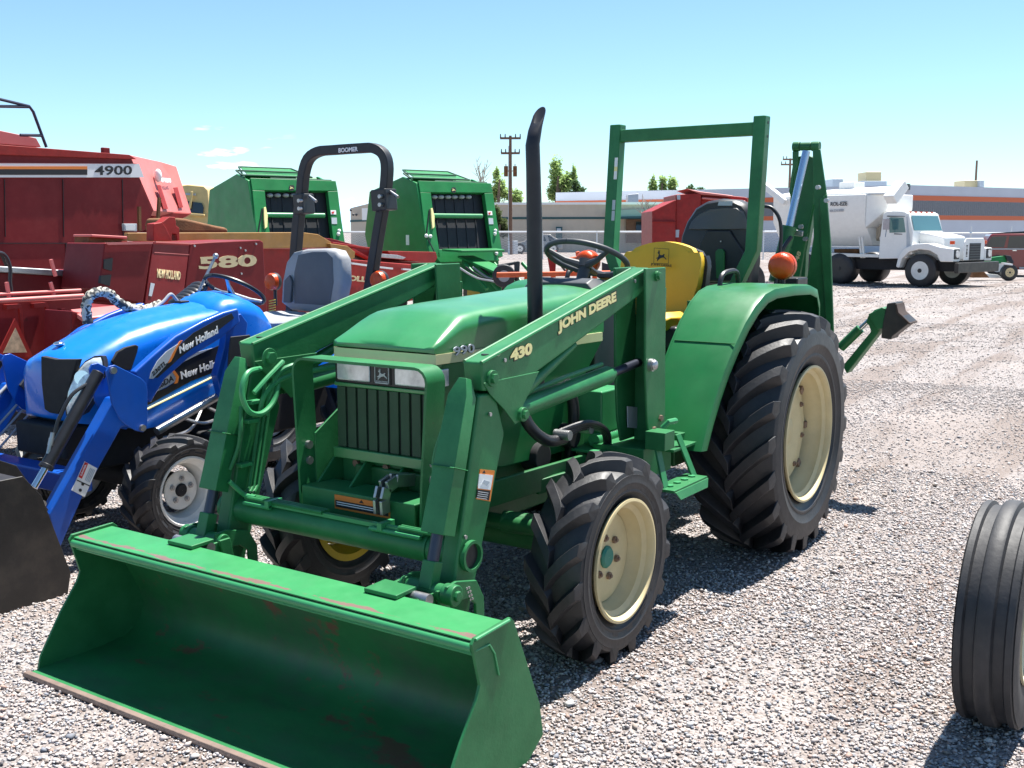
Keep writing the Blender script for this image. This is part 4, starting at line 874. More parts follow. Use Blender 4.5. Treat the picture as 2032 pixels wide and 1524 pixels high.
# seat
XS = .12
P0 = PL([(560, 600), (562, 560), (570, 520), (584, 501), (612, 494), (650, 493), (671, 498), (681, 515), (683, 560), (673, 612), (640, 622), (580, 615)], 'X', XS); c0 = sum(P0, Vector())/len(P0)
sb = mb().loft([[p-V(.07, 0, 0) for p in P0], P0, [c0+(p-c0)*.92+V(.022, 0, 0) for p in P0]]).build('seat_back', M['greyl'], B, smooth=60)
P1 = PL([(584, 602), (584, 540), (592, 506), (620, 500), (648, 500), (660, 512), (662, 560), (655, 606)], 'X', XS+.024); c1 = sum(P1, Vector())/len(P1)
mb().loft([P1, [c1+(p-c1)*.9+V(.006, 0, 0) for p in P1]]).build('seat_back_pad', M['greyd'], sb, smooth=60)
P2 = PL([(566, 600), (568, 556), (578, 545), (583, 560), (580, 600)], 'X', XS+.026); mb().loft([P2, [p+V(.02, 0, 0) for p in P2]]).build('seat_bolster', M['greyd'], sb, bevel=.006)
cs = []
for x, w, z0, z1 in ((.12, .19, .98, 1.045), (.25, .23, .97, 1.06), (.42, .235, .97, 1.065), (.52, .21, .975, 1.05), (.56, .17, .99, 1.03)):
    cs.append([V(x, CB+.03-w, z0), V(x, CB+.03-w, z1-.01), V(x, CB+.03-w*.85, z1+.012), V(x, CB+.03-w*.5, z1-.004), V(x, CB+.03, z1-.01), V(x, CB+.03+w*.5, z1-.004), V(x, CB+.03+w*.85, z1+.012), V(x, CB+.03+w, z1-.01), V(x, CB+.03+w, z0)])
mb().loft(cs).build('seat_cushion', M['greyl'], B, smooth=60, bevel=.006)
mb().bx(.15, .5, CB-.17, CB+.2, .80, .98).build('seat_base', M['black'], B, bevel=.02)
for k, y in enumerate((.20, .27)): a = V(.28+.12*k, CB+y+.06, 1.10); q = mb().cyl(a-V(0, 0, .12), a, .008, n=8); q.build('lever', M['black'], B); mb().ball(a, (.02, .02, .026)).build('lever_knob', M['orangel'] if k == 0 else M['txtc'], B)
XR = -.02
pts = smooth_pts(PL([(577, 640), (583, 560), (592, 440), (599, 385), (603, 345), (613, 315), (633, 301), (660, 298), (720, 294), (742, 294), (760, 304), (768, 325), (767, 360), (762, 400), (750, 470), (733, 580)], 'X', XR), 3)
pts = [V(XR-(p.z-1.0)*.0, p.y, p.z) for p in pts]
b = mb(); rings = []
for i, p in enumerate(pts):
    d = (pts[min(i+1, len(pts)-1)]-pts[max(i-1, 0)]).normalized(); n_ = V(0, -d.z, d.y)
    rings.append([p+V(.032*a, 0, 0)+n_*.030*c for a, c in ((1, 1), (1, -1), (-1, -1), (-1, 1))])
rb = b.loft(rings).build('roll_bar', M['exh'], B, bevel=.008, smooth=50)
textpx('roll_bar_lettering', 'BOOMER', (672, 303), (710, 300), (672, 294), 'X', XR+.0335, M['txtw'], rb, bold=.02)
for px_, w_ in (((603, 405), .055), ((762, 397), .075)):
    a = U(*px_, 'X', XR+.01); q = mb(); q.box(a, (.11, w_*1.6, .13), Matrix.Rotation(.08, 3, 'X')); o = q.build('hinge_bracket', M['black'], rb, bevel=.008)
    for dz in (-.03, .02): mb().cyl(a+V(.05, .03, dz), a+V(.08, .03, dz), .013, n=8).build('hinge_bolt', M['steel'], o)
    mb().cyl(a+V(.0, .05, .05), a+V(.02, .13, .015), .010).build('hinge_pin', M['steel'], o)
for px_ in ((541, 559), (752, 556)):
    a = U(*px_, 'X', .0); h = mb().rev([(.001, .04), (.03, .038), (.052, .026), (.058, .008), (.058, -.015), (.001, -.015)], a, 'X', 28).build('hazard_light', M['orange'], B)
    mb().rev([(.060, -.004), (.061, -.02), (.058, -.03), (.001, -.03)], a, 'X', 28).build('lamp_body', M['black'], h); mb().cyl(a+V(-.02, 0, -.05), a+V(-.02, 0, -.16), .012).build('lamp_post', M['black'], h)
b = mb()
for k in range(7): b.box(U(540, 596+5*k, 'X', .12), (.01, .055, .006), Matrix.Rotation(.2, 3, 'X'))
b.build('yellow_spring', M['yellow2'], B)
# =================================================================== RED BALERS AND HARVEST MACHINES BEHIND
# ---- big square baler
Y1 = -9.3
Q = thing('large_square_baler', 'huge dark red square baler marked 4900 standing at the left behind the others', 'baler', (-3.0, -10.2, 0))
def yp(px, Y, t, name, m, par, bevel=.006): return mb().prism(PL(px, 'Y', Y), (0, t, 0)).build(name, m, par, bevel=bevel)
yp([(-220, 268), (0, 287), (257, 307), (305, 419), (290, 456), (252, 470), (160, 540), (-40, 545), (-220, 560)], Y1, -2.1, 'body', M['red'], Q, .02)
PF = PL([(257, 307), (305, 419)], 'Y', Y1)+PL([(380, 424), (374, 405), (350, 330), (317, 321)], 'Y', Y1-.9)
ch = mb().prism(PF, (-.05, -.2, -.06)).build('chamber_front', M['redp'], Q, bevel=.01)
def chp(u, v): p0, p1, p2 = PF[0], PF[1], PF[3]; n_ = (p1-p0).cross(p2-p0).normalized(); n_ = n_ if n_.dot(CAM-p0) > 0 else -n_; return UN(u, v, p0, n_)+n_*.012, n_
for L in ([(309, 368), (316, 368), (331, 415), (322, 415)], [(342, 373), (350, 372), (361, 412), (353, 413)]):
    n_ = chp(330, 380)[1]; mb().prism([chp(*q)[0] for q in L], n_*.006).build('channel_rib', M['redb'], ch)
a, d, c_ = chp(318, 362)[0], chp(338, 363)[0], chp(317, 353)[0]; text('front_lettering', 'NEW HOLLAND', a, d-a, c_-a, M['txtw'], ch, bold=.03)
mb().ball(chp(312, 349)[0], (.05, .05, .09)).build('front_emblem', M['white'], ch)
lower = PL([(305, 419), (380, 424), (352, 440), (300, 462)], 'Y', Y1-.45); mb().prism(lower, (0, -.8, 0)).build('chamber_floor', M['redb'], Q, bevel=.01)
yp([(-220, 232), (0, 259), (72, 274), (82, 292), (-220, 268)], Y1-.6, -1.2, 'twine_box', M['redp'], Q)
yp([(0, 287), (257, 307), (272, 316), (-220, 300), (-220, 270)], Y1+.03, -.04, 'roof_trim', M['redb'], Q)
YL = Y1+.012
st = decal('stripe_white', [(-220, 324), (275, 325), (285, 352), (-220, 352)], 'Y', YL, M['labelw'], Q, t=.01)
decal('stripe_orange', [(-220, 330), (173, 330), (173, 336), (-220, 335)], 'Y', YL+.013, M['labelo'], st, t=.003)
decal('stripe_black', [(-220, 335), (173, 336), (173, 347), (-220, 347)], 'Y', YL+.013, M['ink'], st, t=.003)
textpx('number_lettering', '4900', (188, 348), (262, 347), (188, 329), 'Y', YL+.014, M['ink'], st, bold=.018)
for L in ([(-220, 322), (270, 324.5), (270, 325.5), (-220, 323.5)],): decal('panel_line', L, 'Y', YL, M['redp'], Q, t=.01)
for u in (8, 124, 242): decal('panel_seam', [(u, 356), (u+1, 356), (u+3, 470), (u+2, 470)], 'Y', YL-.008, M['ink'], Q, t=.006)
decal('panel_seam', [(-20, 482), (190, 482), (190, 483.5), (-20, 483.5)], 'Y', YL-.008, M['ink'], Q, t=.006); decal('panel_seam', [(130, 484), (131.5, 484), (133, 525), (131.5, 525)], 'Y', YL-.008, M['ink'], Q, t=.006)
o = yp([(246, 444), (272, 444), (272, 459), (247, 458)], Y1+.05, -.05, 'manual_box', M['label'], Q); decal('box_sticker', [(249, 447), (269, 447), (268, 457), (250, 457)], 'Y', Y1+.055, M['labelw'], o)
for (u0, v0, u1, v1) in ((276, 410, 277, 458), (316, 392, 313, 442)): mb().bar(U(u0, v0, 'Y', Y1+.3), U(u1, v1, 'Y', Y1+.3), .035, .035, (1, 0, 0)).build('marker_post', M['rust'], Q)
b = mb()
for L in ([(-30, 190), (0, 197), (58, 211), (66, 222), (92, 292)], [(-30, 211), (0, 211), (58, 212)], [(40, 268), (84, 269)]): b.tube(PL(L, 'Y', Y1-.3), .018, 8)
b.build('hand_rail', mat('rail_blue_black', (.012, .018, .05), .5), Q)
b = mb(); b.box(U(209, 301, 'Y', Y1-.1), (.10, .06, .10)); b.build('lifting_eye', M['red'], Q, bevel=.01)
for X in (-1.55, -3.6):
    w = empty('wheel', (X, Y1+.02, .62), 0, Q); mb().rev([(.30, -.20), (.55, -.22), (.63, -.16), (.64, 0), (.63, .16), (.55, .22), (.30, .20)], (X, Y1-.25, .64), 'Y', 48, True).build('tyre', M['tyre'], w)
    mb().rev([(.001, .05), (.2, .06), (.28, .12), (.31, .18), (.31, -.1), (.001, -.1)], (X, Y1-.25, .64), 'Y', 32).build('rim', M['yellow2'], w)
b = mb(); b.bx(-4.6, -.8, Y1-2.0, Y1-.3, .55, 1.15); b.build('undercarriage', M['red'], Q, bevel=.03)
b = mb(); b.tube(PL([(-20, 495), (5, 505), (18, 535), (22, 560)], 'Y', Y1+.4), .03, 8); b.build('hose', M['hose'], Q)

# ---- long red pick-up header in front of it
H = thing('hay_pickup_header', 'long low red machine with upright ribs and a slow vehicle triangle', 'farm machine', (.6, -4.4, 0))
yp([(-150, 603), (0, 600), (165, 592), (165, 640), (100, 760), (-150, 800)], -4.35, -.5, 'housing', M['red'], H)
mb().cyl(U(-150, 606, 'Y', -4.3), U(165, 587, 'Y', -4.3), .016).build('top_rail', M['redp'], H); mb().cyl(U(-150, 592, 'Y', -4.45), U(160, 576, 'Y', -4.45), .012).build('top_rail', M['redp'], H)
for u, v in ((30, 602), (83, 599)):
    b = mb(); a = U(u, v, 'Y', -4.33); b.box(a+V(.03, .01, -.02), (.10, .05, .03)); b.bar(a+V(-.02, .02, -.02), a+V(-.03, .02, -.60), .02, .02, (1, 0, 0)); b.build('upright_rib', M['redb'], H)
mb().bar(U(122, 612, 'Y', -4.3), U(124, 700, 'Y', -4.3), .05, .03, (1, 0, 0)).build('latch_bar', M['red'], H)
for u0, v0, u1, v1 in ((13, 560, 18, 590), (100, 560, 107, 585), (101, 515, 110, 548)): mb().bar(U(u0, v0, 'Y', -4.45), U(u1, v1, 'Y', -4.45), .02, .02, (1, 0, 0)).build('tine_bar', M['redp'], H)
mb().prism(PL([(-150, 521), (0, 528), (145, 537), (140, 549), (0, 541), (-150, 538)], 'Y', -5.3), (0, -.10, 0)).build('silver_chute', M['steel'], H, bevel=.01)
mb().prism(PL([(-150, 538), (0, 541), (190, 536), (200, 575), (150, 578), (0, 585), (-150, 590)], 'Y', -5.34), (0, -.5, 0)).build('rear_frame', M['red'], H, bevel=.01)
b = mb(); b.tube(smooth_pts(PL([(-20, 500), (8, 505), (20, 530), (20, 560), (24, 590)], 'Y', -4.8)), .014, 8); b.build('hose', M['hose'], H)
tri = PL([(28, 637), (60, 705), (-6, 707)], 'Y', -4.05); ct = sum(tri, Vector())/3
sg = mb().prism([ct+(p-ct)*1.12 for p in tri], (0, .012, 0)).build('slow_vehicle_sign', M['redb'], H)
mb().prism([ct+(p-ct)*.72+V(0, .013, 0) for p in tri], (0, .003, 0)).build('reflector', M['reflect'], sg)
mb().prism(PL([(-40, 720), (58, 706), (62, 722), (-30, 760)], 'Y', -4.05), (0, -.1, 0)).build('rear_panel', M['redb'], H, bevel=.005)
mb().prism([U(140, 614, 'Y', -3.9), U(262, 603, 'Y', -3.9), U(285, 612, 'Y', -3.6), U(240, 625, 'Y', -3.6), U(165, 631, 'Y', -3.6)], (0, 0, -.03)).build('lid', M['redp'], H, bevel=.004)
yp([(142, 617), (200, 628), (240, 625), (285, 612), (300, 700), (140, 700)], -3.75, -.3, 'lid_box', M['red'], H)
b = mb(); b.bx(-.6, 1.6, -4.8, -4.4, .25, .45)
for x in (-.3, 1.3): b.bx(x, x+.1, -4.8, -4.4, 0, .4)
b.build('skid_frame', M['blackm'], H)

# ---- small square baler 580
S = thing('small_square_baler', 'dark red small square baler marked 580 directly behind the blue tractor hood', 'baler', (-1.0, -5.3, 0))
mp580 = [(377, 483), (420, 480), (516, 476), (523, 480), (527, 560), (531, 625), (360, 625), (365, 590)]
pn = yp(mp580, -5.03, -.9, 'flywheel_cover', M['red'], S, .012)
textpx('number_lettering', '580', (395, 535), (510, 528), (394, 510), 'Y', -5.026, M['txtc'], pn, bold=.035)
for px_ in ((385, 488), (476, 492), (486, 497), (478, 543), (507, 484)): a = U(*px_, 'Y', -5.03); mb().cyl(a, a+V(0, .012, 0), .010, n=8).build('panel_bolt', M['steel'], pn)
C1, C2 = U(377, 483, 'Y', -5.03), U(305, 479, 'Y', -4.86)
def cq(L, off=0.0):
    n_ = V(*(C2-C1).cross(V(0, 0, 1))[:]).normalized(); n_ = n_ if n_.dot(CAM-C1) > 0 else -n_; return [UN(u, v, C1, n_)+n_*off for u, v in L], n_
P, n_ = cq([(305, 479), (377, 483), (362, 610), (288, 603)]); fr = mb().prism(P, -n_*.6).build('front_shield', M['red'], S, bevel=.008)
P, n_ = cq([(311, 551), (357, 556), (312, 533)], .003); text('maker_lettering', 'NEW HOLLAND', P[0], P[1]-P[0], P[2]-P[0], M['txtc'], fr, bold=.03)
P, n_ = cq([(298, 561), (306, 563), (300, 588), (294, 587)], .003); mb().prism(P, n_*.003).build('sticker', M['label'], fr)
P, n_ = cq([(306, 500), (375, 505), (375, 506), (306, 501.5)], .0); mb().prism(P, n_*.003).build('shield_fold', M['redp'], fr)
mb().bar(cq([(306, 480)], .01)[0][0], cq([(377, 483.5)], .01)[0][0], .012, .012).build('top_bead', M['redp'], fr)
sh_ = yp([(208, 482), (230, 483), (303, 481), (284, 603), (222, 590), (196, 575)], -4.80, -.5, 'side_housing', M['red'], S, .01)
for L in ([(207, 515), (224, 512), (222, 538), (206, 533)], [(201, 547), (221, 545), (218, 568), (199, 562)]): yp(L, -4.79, -.03, 'housing_opening', M['ink'], sh_, 0)
decal('housing_top', [(208, 481), (303, 480), (303, 484), (214, 486)], 'Y', -4.79, M['redp'], sh_, t=.004)
yp([(177, 468), (200, 466), (253, 470), (253, 482), (208, 483), (205, 500), (196, 502), (188, 500), (182, 512), (176, 510)], -5.2, -.2, 'feeder_arm', M['rust'], S)
yp([(182, 465), (253, 469), (253, 474), (182, 470)], -5.15, -.25, 'feeder_arm_top', M['redp'], S)
gb = yp([(253, 462), (600, 461), (632, 465), (657, 480), (660, 490), (600, 492), (523, 493), (253, 478)], -5.75, -.05, 'bale_chute_side', M['gold'], S)
yp([(655, 483), (690, 488), (705, 500), (704, 512), (690, 519), (660, 510)], -5.7, -.05, 'bale_chute_tip', M['gold'], S)
yp([(520, 491), (600, 490), (650, 493), (700, 515), (860, 528), (862, 590), (700, 615), (525, 625)], -5.80, -.8, 'bale_chamber', M['redb'], S, .01)
decal('chamber_bead', [(520, 490), (655, 492), (655, 495), (520, 494)], 'Y', -5.77, M['redp'], S)
textpx('chamber_lettering', 'HOLLAND', (678, 556), (765, 563), (680, 545), 'Y', -5.79, M['txtc'], S, bold=.05)
for a_, b_ in (((680, 520), (730, 527)), ((752, 530), (778, 533)), ((798, 534), (855, 538))): mb().bar(U(*a_, 'Y', -5.72), U(*b_, 'Y', -5.72), .03, .02).build('rail_segment', M['white'], S)
yp([(610, 468), (660, 474), (760, 500), (862, 512), (862, 527), (760, 522), (690, 500)], -6.3, -.5, 'knotter_frame', M['red'], S)
yp([(770, 498), (865, 500), (868, 512), (862, 522), (780, 514)], -6.0, -.8, 'needle_guard', M['redb'], S)
yp([(752, 503), (790, 506), (806, 511), (800, 515), (752, 511)], -5.9, -.1, 'silver_plate', M['steel'], S)
for L in ([(660, 480), (740, 492), (740, 496), (660, 485)], [(700, 492), (735, 512), (733, 516), (696, 497)]): yp(L, -6.1, -.06, 'linkage_bar', M['redb'], S)
pb = yp([(305, 444), (322, 441), (330, 452), (342, 478), (305, 478)], -5.2, -.1, 'knotter_bracket', M['redb'], S)
yp([(322, 441), (336, 430), (348, 431), (350, 448), (356, 452), (357, 476), (352, 478), (350, 465), (342, 464), (340, 478), (330, 478)], -5.25, -.1, 'knotter_bracket', M['redb'], S)
b = mb(); b.bx(-3.2, -.2, -6.4, -5.9, .35, .9); b.build('baler_frame', M['red'], S, bevel=.02)
for X in (-.9, -2.6): w = empty('wheel', (X, -5.6, .33), 0, S); mb().rev([(.18, -.1), (.30, -.11), (.34, -.06), (.34, .06), (.30, .11), (.18, .1)], (X, -5.45, .34), 'Y', 36, True).build('tyre', M['tyre'], w); mb().rev([(.001, .05), (.15, .08), (.18, .1), (.18, -.08), (.001, -.06)], (X, -5.45, .34), 'Y', 28).build('rim', M['yellow2'], w)

# ---- heap of rusty net between
bq_ = [U(u, v, 'Y', -6.8) for u, v in ((348, 462), (346, 445), (350, 432), (370, 434), (400, 441), (430, 448), (452, 452), (455, 462))]
tag(mb().prism(bq_, (0, -.5, 0)).build('rusty_auger_trough', M['rust'], bevel=.03), 'rusty brown trough lying behind the gold rail left of the green balers', 'trough')
# ---- yellow machine
def dprism(px, dist, t, name, m, par=None, bevel=.01):
    f2 = V(FW.x, FW.y, 0).normalized(); P = [DD(u, v, dist) for u, v in px]; return mb().prism(P, f2*t).build(name, m, par, bevel=bevel)
YM = thing('yellow_combine', 'pale yellow machine peeking out behind the big red baler', 'farm machine', tuple(DD(390, 500, 22)[:2])+(0,))
dprism([(355, 368), (372, 366), (405, 369), (412, 376), (418, 420), (428, 440), (428, 560), (350, 560)], 22, 1.6, 'cab_body', M['tan'], YM, .03)
dprism([(372, 399), (400, 403), (404, 412), (403, 425), (374, 420)], 21.97, .05, 'window', M['glass'], YM, 0); dprism([(368, 383), (388, 384), (388, 388), (368, 387)], 21.97, .05, 'stripe', M['label'], YM, 0)
dprism([(372, 423), (405, 425), (405, 429), (372, 427)], 21.9, .1, 'sill', M['tan'], YM); dprism([(378, 380), (382, 380), (378, 414), (374, 414)], 21.9, .05, 'post', M['tan'], YM)

# ---- green round balers
def copy_tree(o, parent=None):
    c = o.copy(); COL.objects.link(c)
    if parent: c.parent = parent
    for ch_ in list(o.children): copy_tree(ch_, c)
    return c
RO = Vector((-9.90, -9.64, 0)); RE = V(-.956, .293, 0).normalized(); RN = V(.293, .956, 0).normalized()
RBk = thing('round_baler', 'green round baler with dark belts, nearer the utility pole, right one of two', 'baler', tuple(RO), math.atan2(RE.y, RE.x), group='green round balers in the back row')
def rp(a, o_, z): return RO+RE*a+RN*o_+V(0, 0, z)
def slope(z): return .42*(2.41-z)/1.35
def rq(u, v, off=0):   # on the leaning front face
    p0 = rp(0, 0, 2.41); n_ = (rp(1, 0, 2.41)-p0).cross(rp(0, slope(1.2), 1.2)-p0).normalized(); n_ = n_ if n_.dot(CAM-p0) > 0 else -n_; return UN(u, v, p0+n_*off, n_), n_
FN = rq(900, 400)[1]
def fprism(px, off, t, name, m, par=RBk, bevel=.008): return mb().prism([rq(u, v, off)[0] for u, v in px], FN*t).build(name, m, par, bevel=bevel)
fprism([(824, 362), (968, 367), (972, 386), (828, 385)], -.10, .10, 'front_header', M['rgreen'])
lp_ = fprism([(828, 385), (849, 386), (853, 420), (868, 514), (846, 512), (838, 470)], -.10, .10, 'front_post', M['rgreen'])
fprism([(955, 387), (972, 386), (980, 440), (992, 512), (972, 512), (962, 440)], -.10, .10, 'front_post', M['rgreen'])
fprism([(846, 498), (975, 497), (985, 520), (868, 524)], -.10, .10, 'front_sill', M['rgreen'])
be = fprism([(846, 385), (958, 387), (975, 500), (862, 498)], -.16, .03, 'belts', M['belt'], bevel=0)
for u in (862, 881, 900, 919, 938): fprism([(u, 389), (u+1.2, 389), (u+11, 496), (u+9.5, 496)], -.128, .01, 'belt_gap', M['ink'], be, 0)
for u in (862, 875, 889, 902, 916, 930): mb().ball(rq(u, 391, -.09)[0], (.06, .06, .035), 12, 8).build('belt_roller', M['greyl'], be)
mb().cyl(rq(858, 428, -.04)[0], rq(956, 429, -.04)[0], .042, n=18).build('cross_roller', M['brightgreen'], RBk)
fprism([(853, 415), (856, 414), (860, 430), (860, 452), (856, 455), (854, 435)], .0, .04, 'yellow_latch', M['txty'], RBk, .004)
mb().prism([rp(.20, .50, 1.22), rp(1.42, .50, 1.22), rp(1.25, .95, 1.20), rp(.30, .95, 1.20)], (0, 0, .04)).build('pickup_shelf', M['rgreen'], RBk, bevel=.01)
for u, v in ((846, 468), (854, 469), (985, 503), (983, 458), (982, 464)): mb().ball(rq(u, v, .01)[0], .035, 10, 6).build('hub_bolt', M['labelw'], RBk)
# side walls and body
W_ = 1.62; D0 = 1.15
sp_ = [(0, 2.41), (-.42, 2.53), (-.95, 2.42), (-D0-.4, 2.30), (-D0-.6, 1.5), (-D0-.3, .75), (-.2, .55), (.35, .75), (slope(1.2)-.02, 1.2)]
mb().prism([rp(.02, o_-.02, z) for o_, z in sp_], RE*(.05)).build('side_panel', M['rgreen'], RBk, bevel=.01)
mb().prism([rp(W_-.07, o_-.02, z) for o_, z in sp_], RE*(.05)).build('side_panel', M['rgreen'], RBk, bevel=.01)
mb().prism([rp(.07, o_-(.03 if o_ < 0 else .35), z-.01) for o_, z in sp_], RE*(W_-.14)).build('bale_chamber', M['rgreen'], RBk, bevel=.01)
for z0_, z1_, col_ in ((1.32, 1.50, 'labelw'),): mb().prism([rp(.015, -.35, z0_), rp(.015, -.25, z0_), rp(.015, -.25, z1_), rp(.015, -.35, z1_)], RE*.004-RE*.0).build('side_sticker', M[col_], RBk)
b = mb()
for o_, z, a0, a1 in ((-.15, 2.50, -.02, 1.30), (-.30, 2.58, -.05, 1.10), (-.62, 2.66, .15, 1.15), (-.05, 2.45, .45, 1.62)): b.cyl(rp(a0, o_, z), rp(a1, o_, z), .016, n=8)
b.cyl(rp(0, -.10, 2.46), rp(.15, -.62, 2.66), .016, n=8); b.cyl(rp(1.30, -.15, 2.5), rp(1.15, -.62, 2.66), .014, n=8); b.cyl(rp(-.02, -.15, 2.5), rp(-.05, -.30, 2.58), .014, n=8)
b.build('roof_rack', mat('rack_dark_green', (.008, .07, .035), .5), RBk)
mb().prism([rp(.10, -.18, 2.50), rp(1.25, -.18, 2.50), rp(1.12, -.60, 2.64), rp(.18, -.60, 2.64)], (0, 0, .012)).build('roof_lid', M['rgreen'], RBk)
# emblem: black hexagon plate with leaping animal
cx_, cy_ = 900, 377
pl = fprism([(cx_-4.5, cy_-2), (cx_-3, cy_-5), (cx_+3, cy_-5), (cx_+4.5, cy_-2), (cx_+4.5, cy_+3), (cx_+2, cy_+5.5), (cx_-2, cy_+5.5), (cx_-4.5, cy_+3)], .002, .006, 'emblem', M['ink'], bevel=0)
a, d, c_ = rq(cx_-3.2, cy_+2.5, .010)[0], rq(cx_+3.4, cy_+2.7, .010)[0], rq(cx_-3.2, cy_-3.2, .010)[0]; deer('emblem_deer', a, d-a, c_-a, M['txty'], pl)
for (u0, v0, u1, v1, m_) in ((967, 419, 976, 427, 'labelw'), (969, 433, 978, 445, 'label')): fprism([(u0, v0), (u1, v0), (u1+1, v1), (u0+1, v1)], .002, .005, 'sticker', M[m_], bevel=0)
fprism([(969, 422), (974, 421), (973, 425), (970, 426)], .008, .003, 'sticker_mark', M['labelr'], bevel=0)
# hitch end
mb().prism([rp(.50, .55, 1.10), rp(.85, .55, 1.10), rp(.95, 1.55, .85), rp(.55, 1.55, .85)], (0, 0, .04)).build('hitch_box', M['rgreen'], RBk, bevel=.01)
b = mb(); b.prism([rp(.55, .6, 1.08), rp(.80, .6, 1.08), rp(.80, 1.4, .80), rp(.80, 1.4, .45), rp(.55, .6, .55)], RE*.2); b.bar(rp(.75, 1.2, .75), rp(.8, 3.2, .50), .14, .14); b.build('drawbar', M['rgreen'], RBk, bevel=.01)
for k in range(5): a = rp(.45+.28*k, .85+.05*k, 1.0-.08*(k % 2)); mb().cyl(a, a+RE*.05+RN*.55+V(0, 0, -.42), .035, n=10).build('hydraulic_ram', M['brightgreen'] if k % 2 else M['rgreen'], RBk)
for k in range(4): mb().tube(smooth_pts([rp(.2+.15*k, 1.0, .95), rp(.35+.12*k, 1.3, .78), rp(.5+.1*k, 1.6, .72), rp(.7, 1.9, .60)]), .018, 6).build('hose', M['hose'] if k % 2 else M['greyl'], RBk)
mb().ball(rp(1.15, 1.2, .62), (.1, .1, .08)).build('red_cap', M['redb'], RBk)
for a_ in (-.18, W_+.18):
    w = empty('wheel', (0, 0, 0), 0, RBk); cw = rp(a_, -.55, .38)
    mb().tube([cw-RE*.12, cw+RE*.12], .38, 36).build('tyre', M['tyre'], w, bevel=.05); mb().tube([cw-RE*.13, cw+RE*.13], .2, 24).build('rim', M['yellow2'], w)
mb().tube([rq(852, 416, .01)[0], rq(846, 468, .01)[0], rq(862, 500, .05)[0]], .012, 6).build('hose', M['hose'], RBk)
lb = copy_tree(RBk); lb.location = RO+V(2.36, -1.68, 0); lb['label'] = 'green round baler with dark belts, the left one of two, behind the black roll bar'

# ---- orange rake and black toolbar behind the steering wheel
OR_ = thing('orange_implement', 'orange farm implement with a long beam seen through the green tractor steering wheel', 'farm machine', tuple(DD(1100, 560, 13)[:2])+(0,))
dprism([(985, 541), (1235, 537), (1235, 546), (985, 551)], 13, .12, 'main_beam', M['orangel'], OR_)
dprism([(1125, 512), (1150, 508), (1150, 514), (1133, 520), (1133, 545), (1123, 545)], 12.9, .08, 'mast', M['orangel'], OR_)
dprism([(1142, 500), (1150, 498), (1160, 545), (1150, 545)], 13.1, .06, 'mast', M['orangel'], OR_)
dprism([(1085, 500), (1105, 497), (1102, 545), (1092, 545)], 13.3, .08, 'gearbox', M['redb'], OR_)
dprism([(1195, 520), (1213, 525), (1213, 538), (1195, 538)], 13.2, .08, 'gearbox', M['black'], OR_)
for u in (1045, 1098, 1180, 1230): mb().cyl(DD(u, 548, 13.1), V(DD(u, 548, 13.1).x, DD(u, 548, 13.1).y, 0.0), .03).build('stand', M['orangel'], OR_)
b = mb(); b.tube([DD(1088, 505, 13.2), DD(1112, 525, 13.2), DD(1128, 546, 13.2)], .015, 6); b.build('hose', M['hose'], OR_)
TB = thing('black_toolbar', 'rusty black angled toolbar frame standing right of the green round baler', 'farm machine', tuple(DD(1020, 580, 15)[:2])+(0,))
dprism([(985, 526), (1030, 518), (1031, 523), (990, 532)], 15, .1, 'beam', M['blacksteel'], TB); dprism([(1020, 519), (1032, 519), (1030, 556), (1021, 556)], 15, .1, 'post', M['blacksteel'], TB)
w = DD(1000, 548, 14.9); mb().tube([w, w+V(FW.x, FW.y, 0)*.15], .16, 28).build('gauge_wheel', M['tyre'], TB, bevel=.02); mb().tube([w-V(FW.x, FW.y, 0)*.01, w+V(FW.x, FW.y, 0)*.15], .08, 20).build('wheel_rim', M['greyl'], TB)
for u in (1000, 1026): p = DD(u, 550, 15); mb().cyl(p, V(p.x, p.y, 0), .03).build('stand', M['blacksteel'], TB)

# ---- red machine behind the roll bar
RM = thing('red_forage_wagon', 'boxy red farm machine with pale stickers visible between the roll bar posts', 'farm machine', (-17.4, -7.8, 0))
def fp(L, d0, t, n_, m_, bv=.02): return dprism(L, d0, t, n_, m_, RM, bv)
fp([(1341, 386), (1391, 383), (1391, 560), (1341, 560)], 24.0, 2.0, 'body', M['redb'])
fp([(1391, 383), (1478, 391), (1484, 393), (1484, 560), (1391, 560)], 24.15, 2.0, 'body_side', M['redb'])
fp([(1294, 419), (1341, 396), (1341, 560), (1294, 560)], 23.9, 2.0, 'side_bin', M['redb'])
fp([(1294, 438), (1341, 438), (1341, 440), (1294, 440)], 23.86, .05, 'seam', M['red'], 0)
fp([(1362, 374), (1390, 380), (1455, 388), (1455, 391), (1392, 386)], 24.0, 1.5, 'roof_flap', M['redp'])
fp([(1393, 391), (1480, 398), (1480, 402), (1393, 395)], 24.0, .2, 'roof_rail', M['redp'])
for L in ([(1343, 387), (1350, 387), (1350, 396), (1344, 396)], [(1341, 456), (1348, 456), (1347, 471), (1340, 471)]): fp(L, 23.97, .04, 'sticker', M['label'], 0)
for u in (1310, 1480): p = DD(u, 545, 24.4); mb().tube([V(p.x, p.y, .45), V(p.x, p.y, .45)+V(FW.x, FW.y, 0)*.3], .45, 28).build('wheel', M['tyre'], RM, bevel=.04)

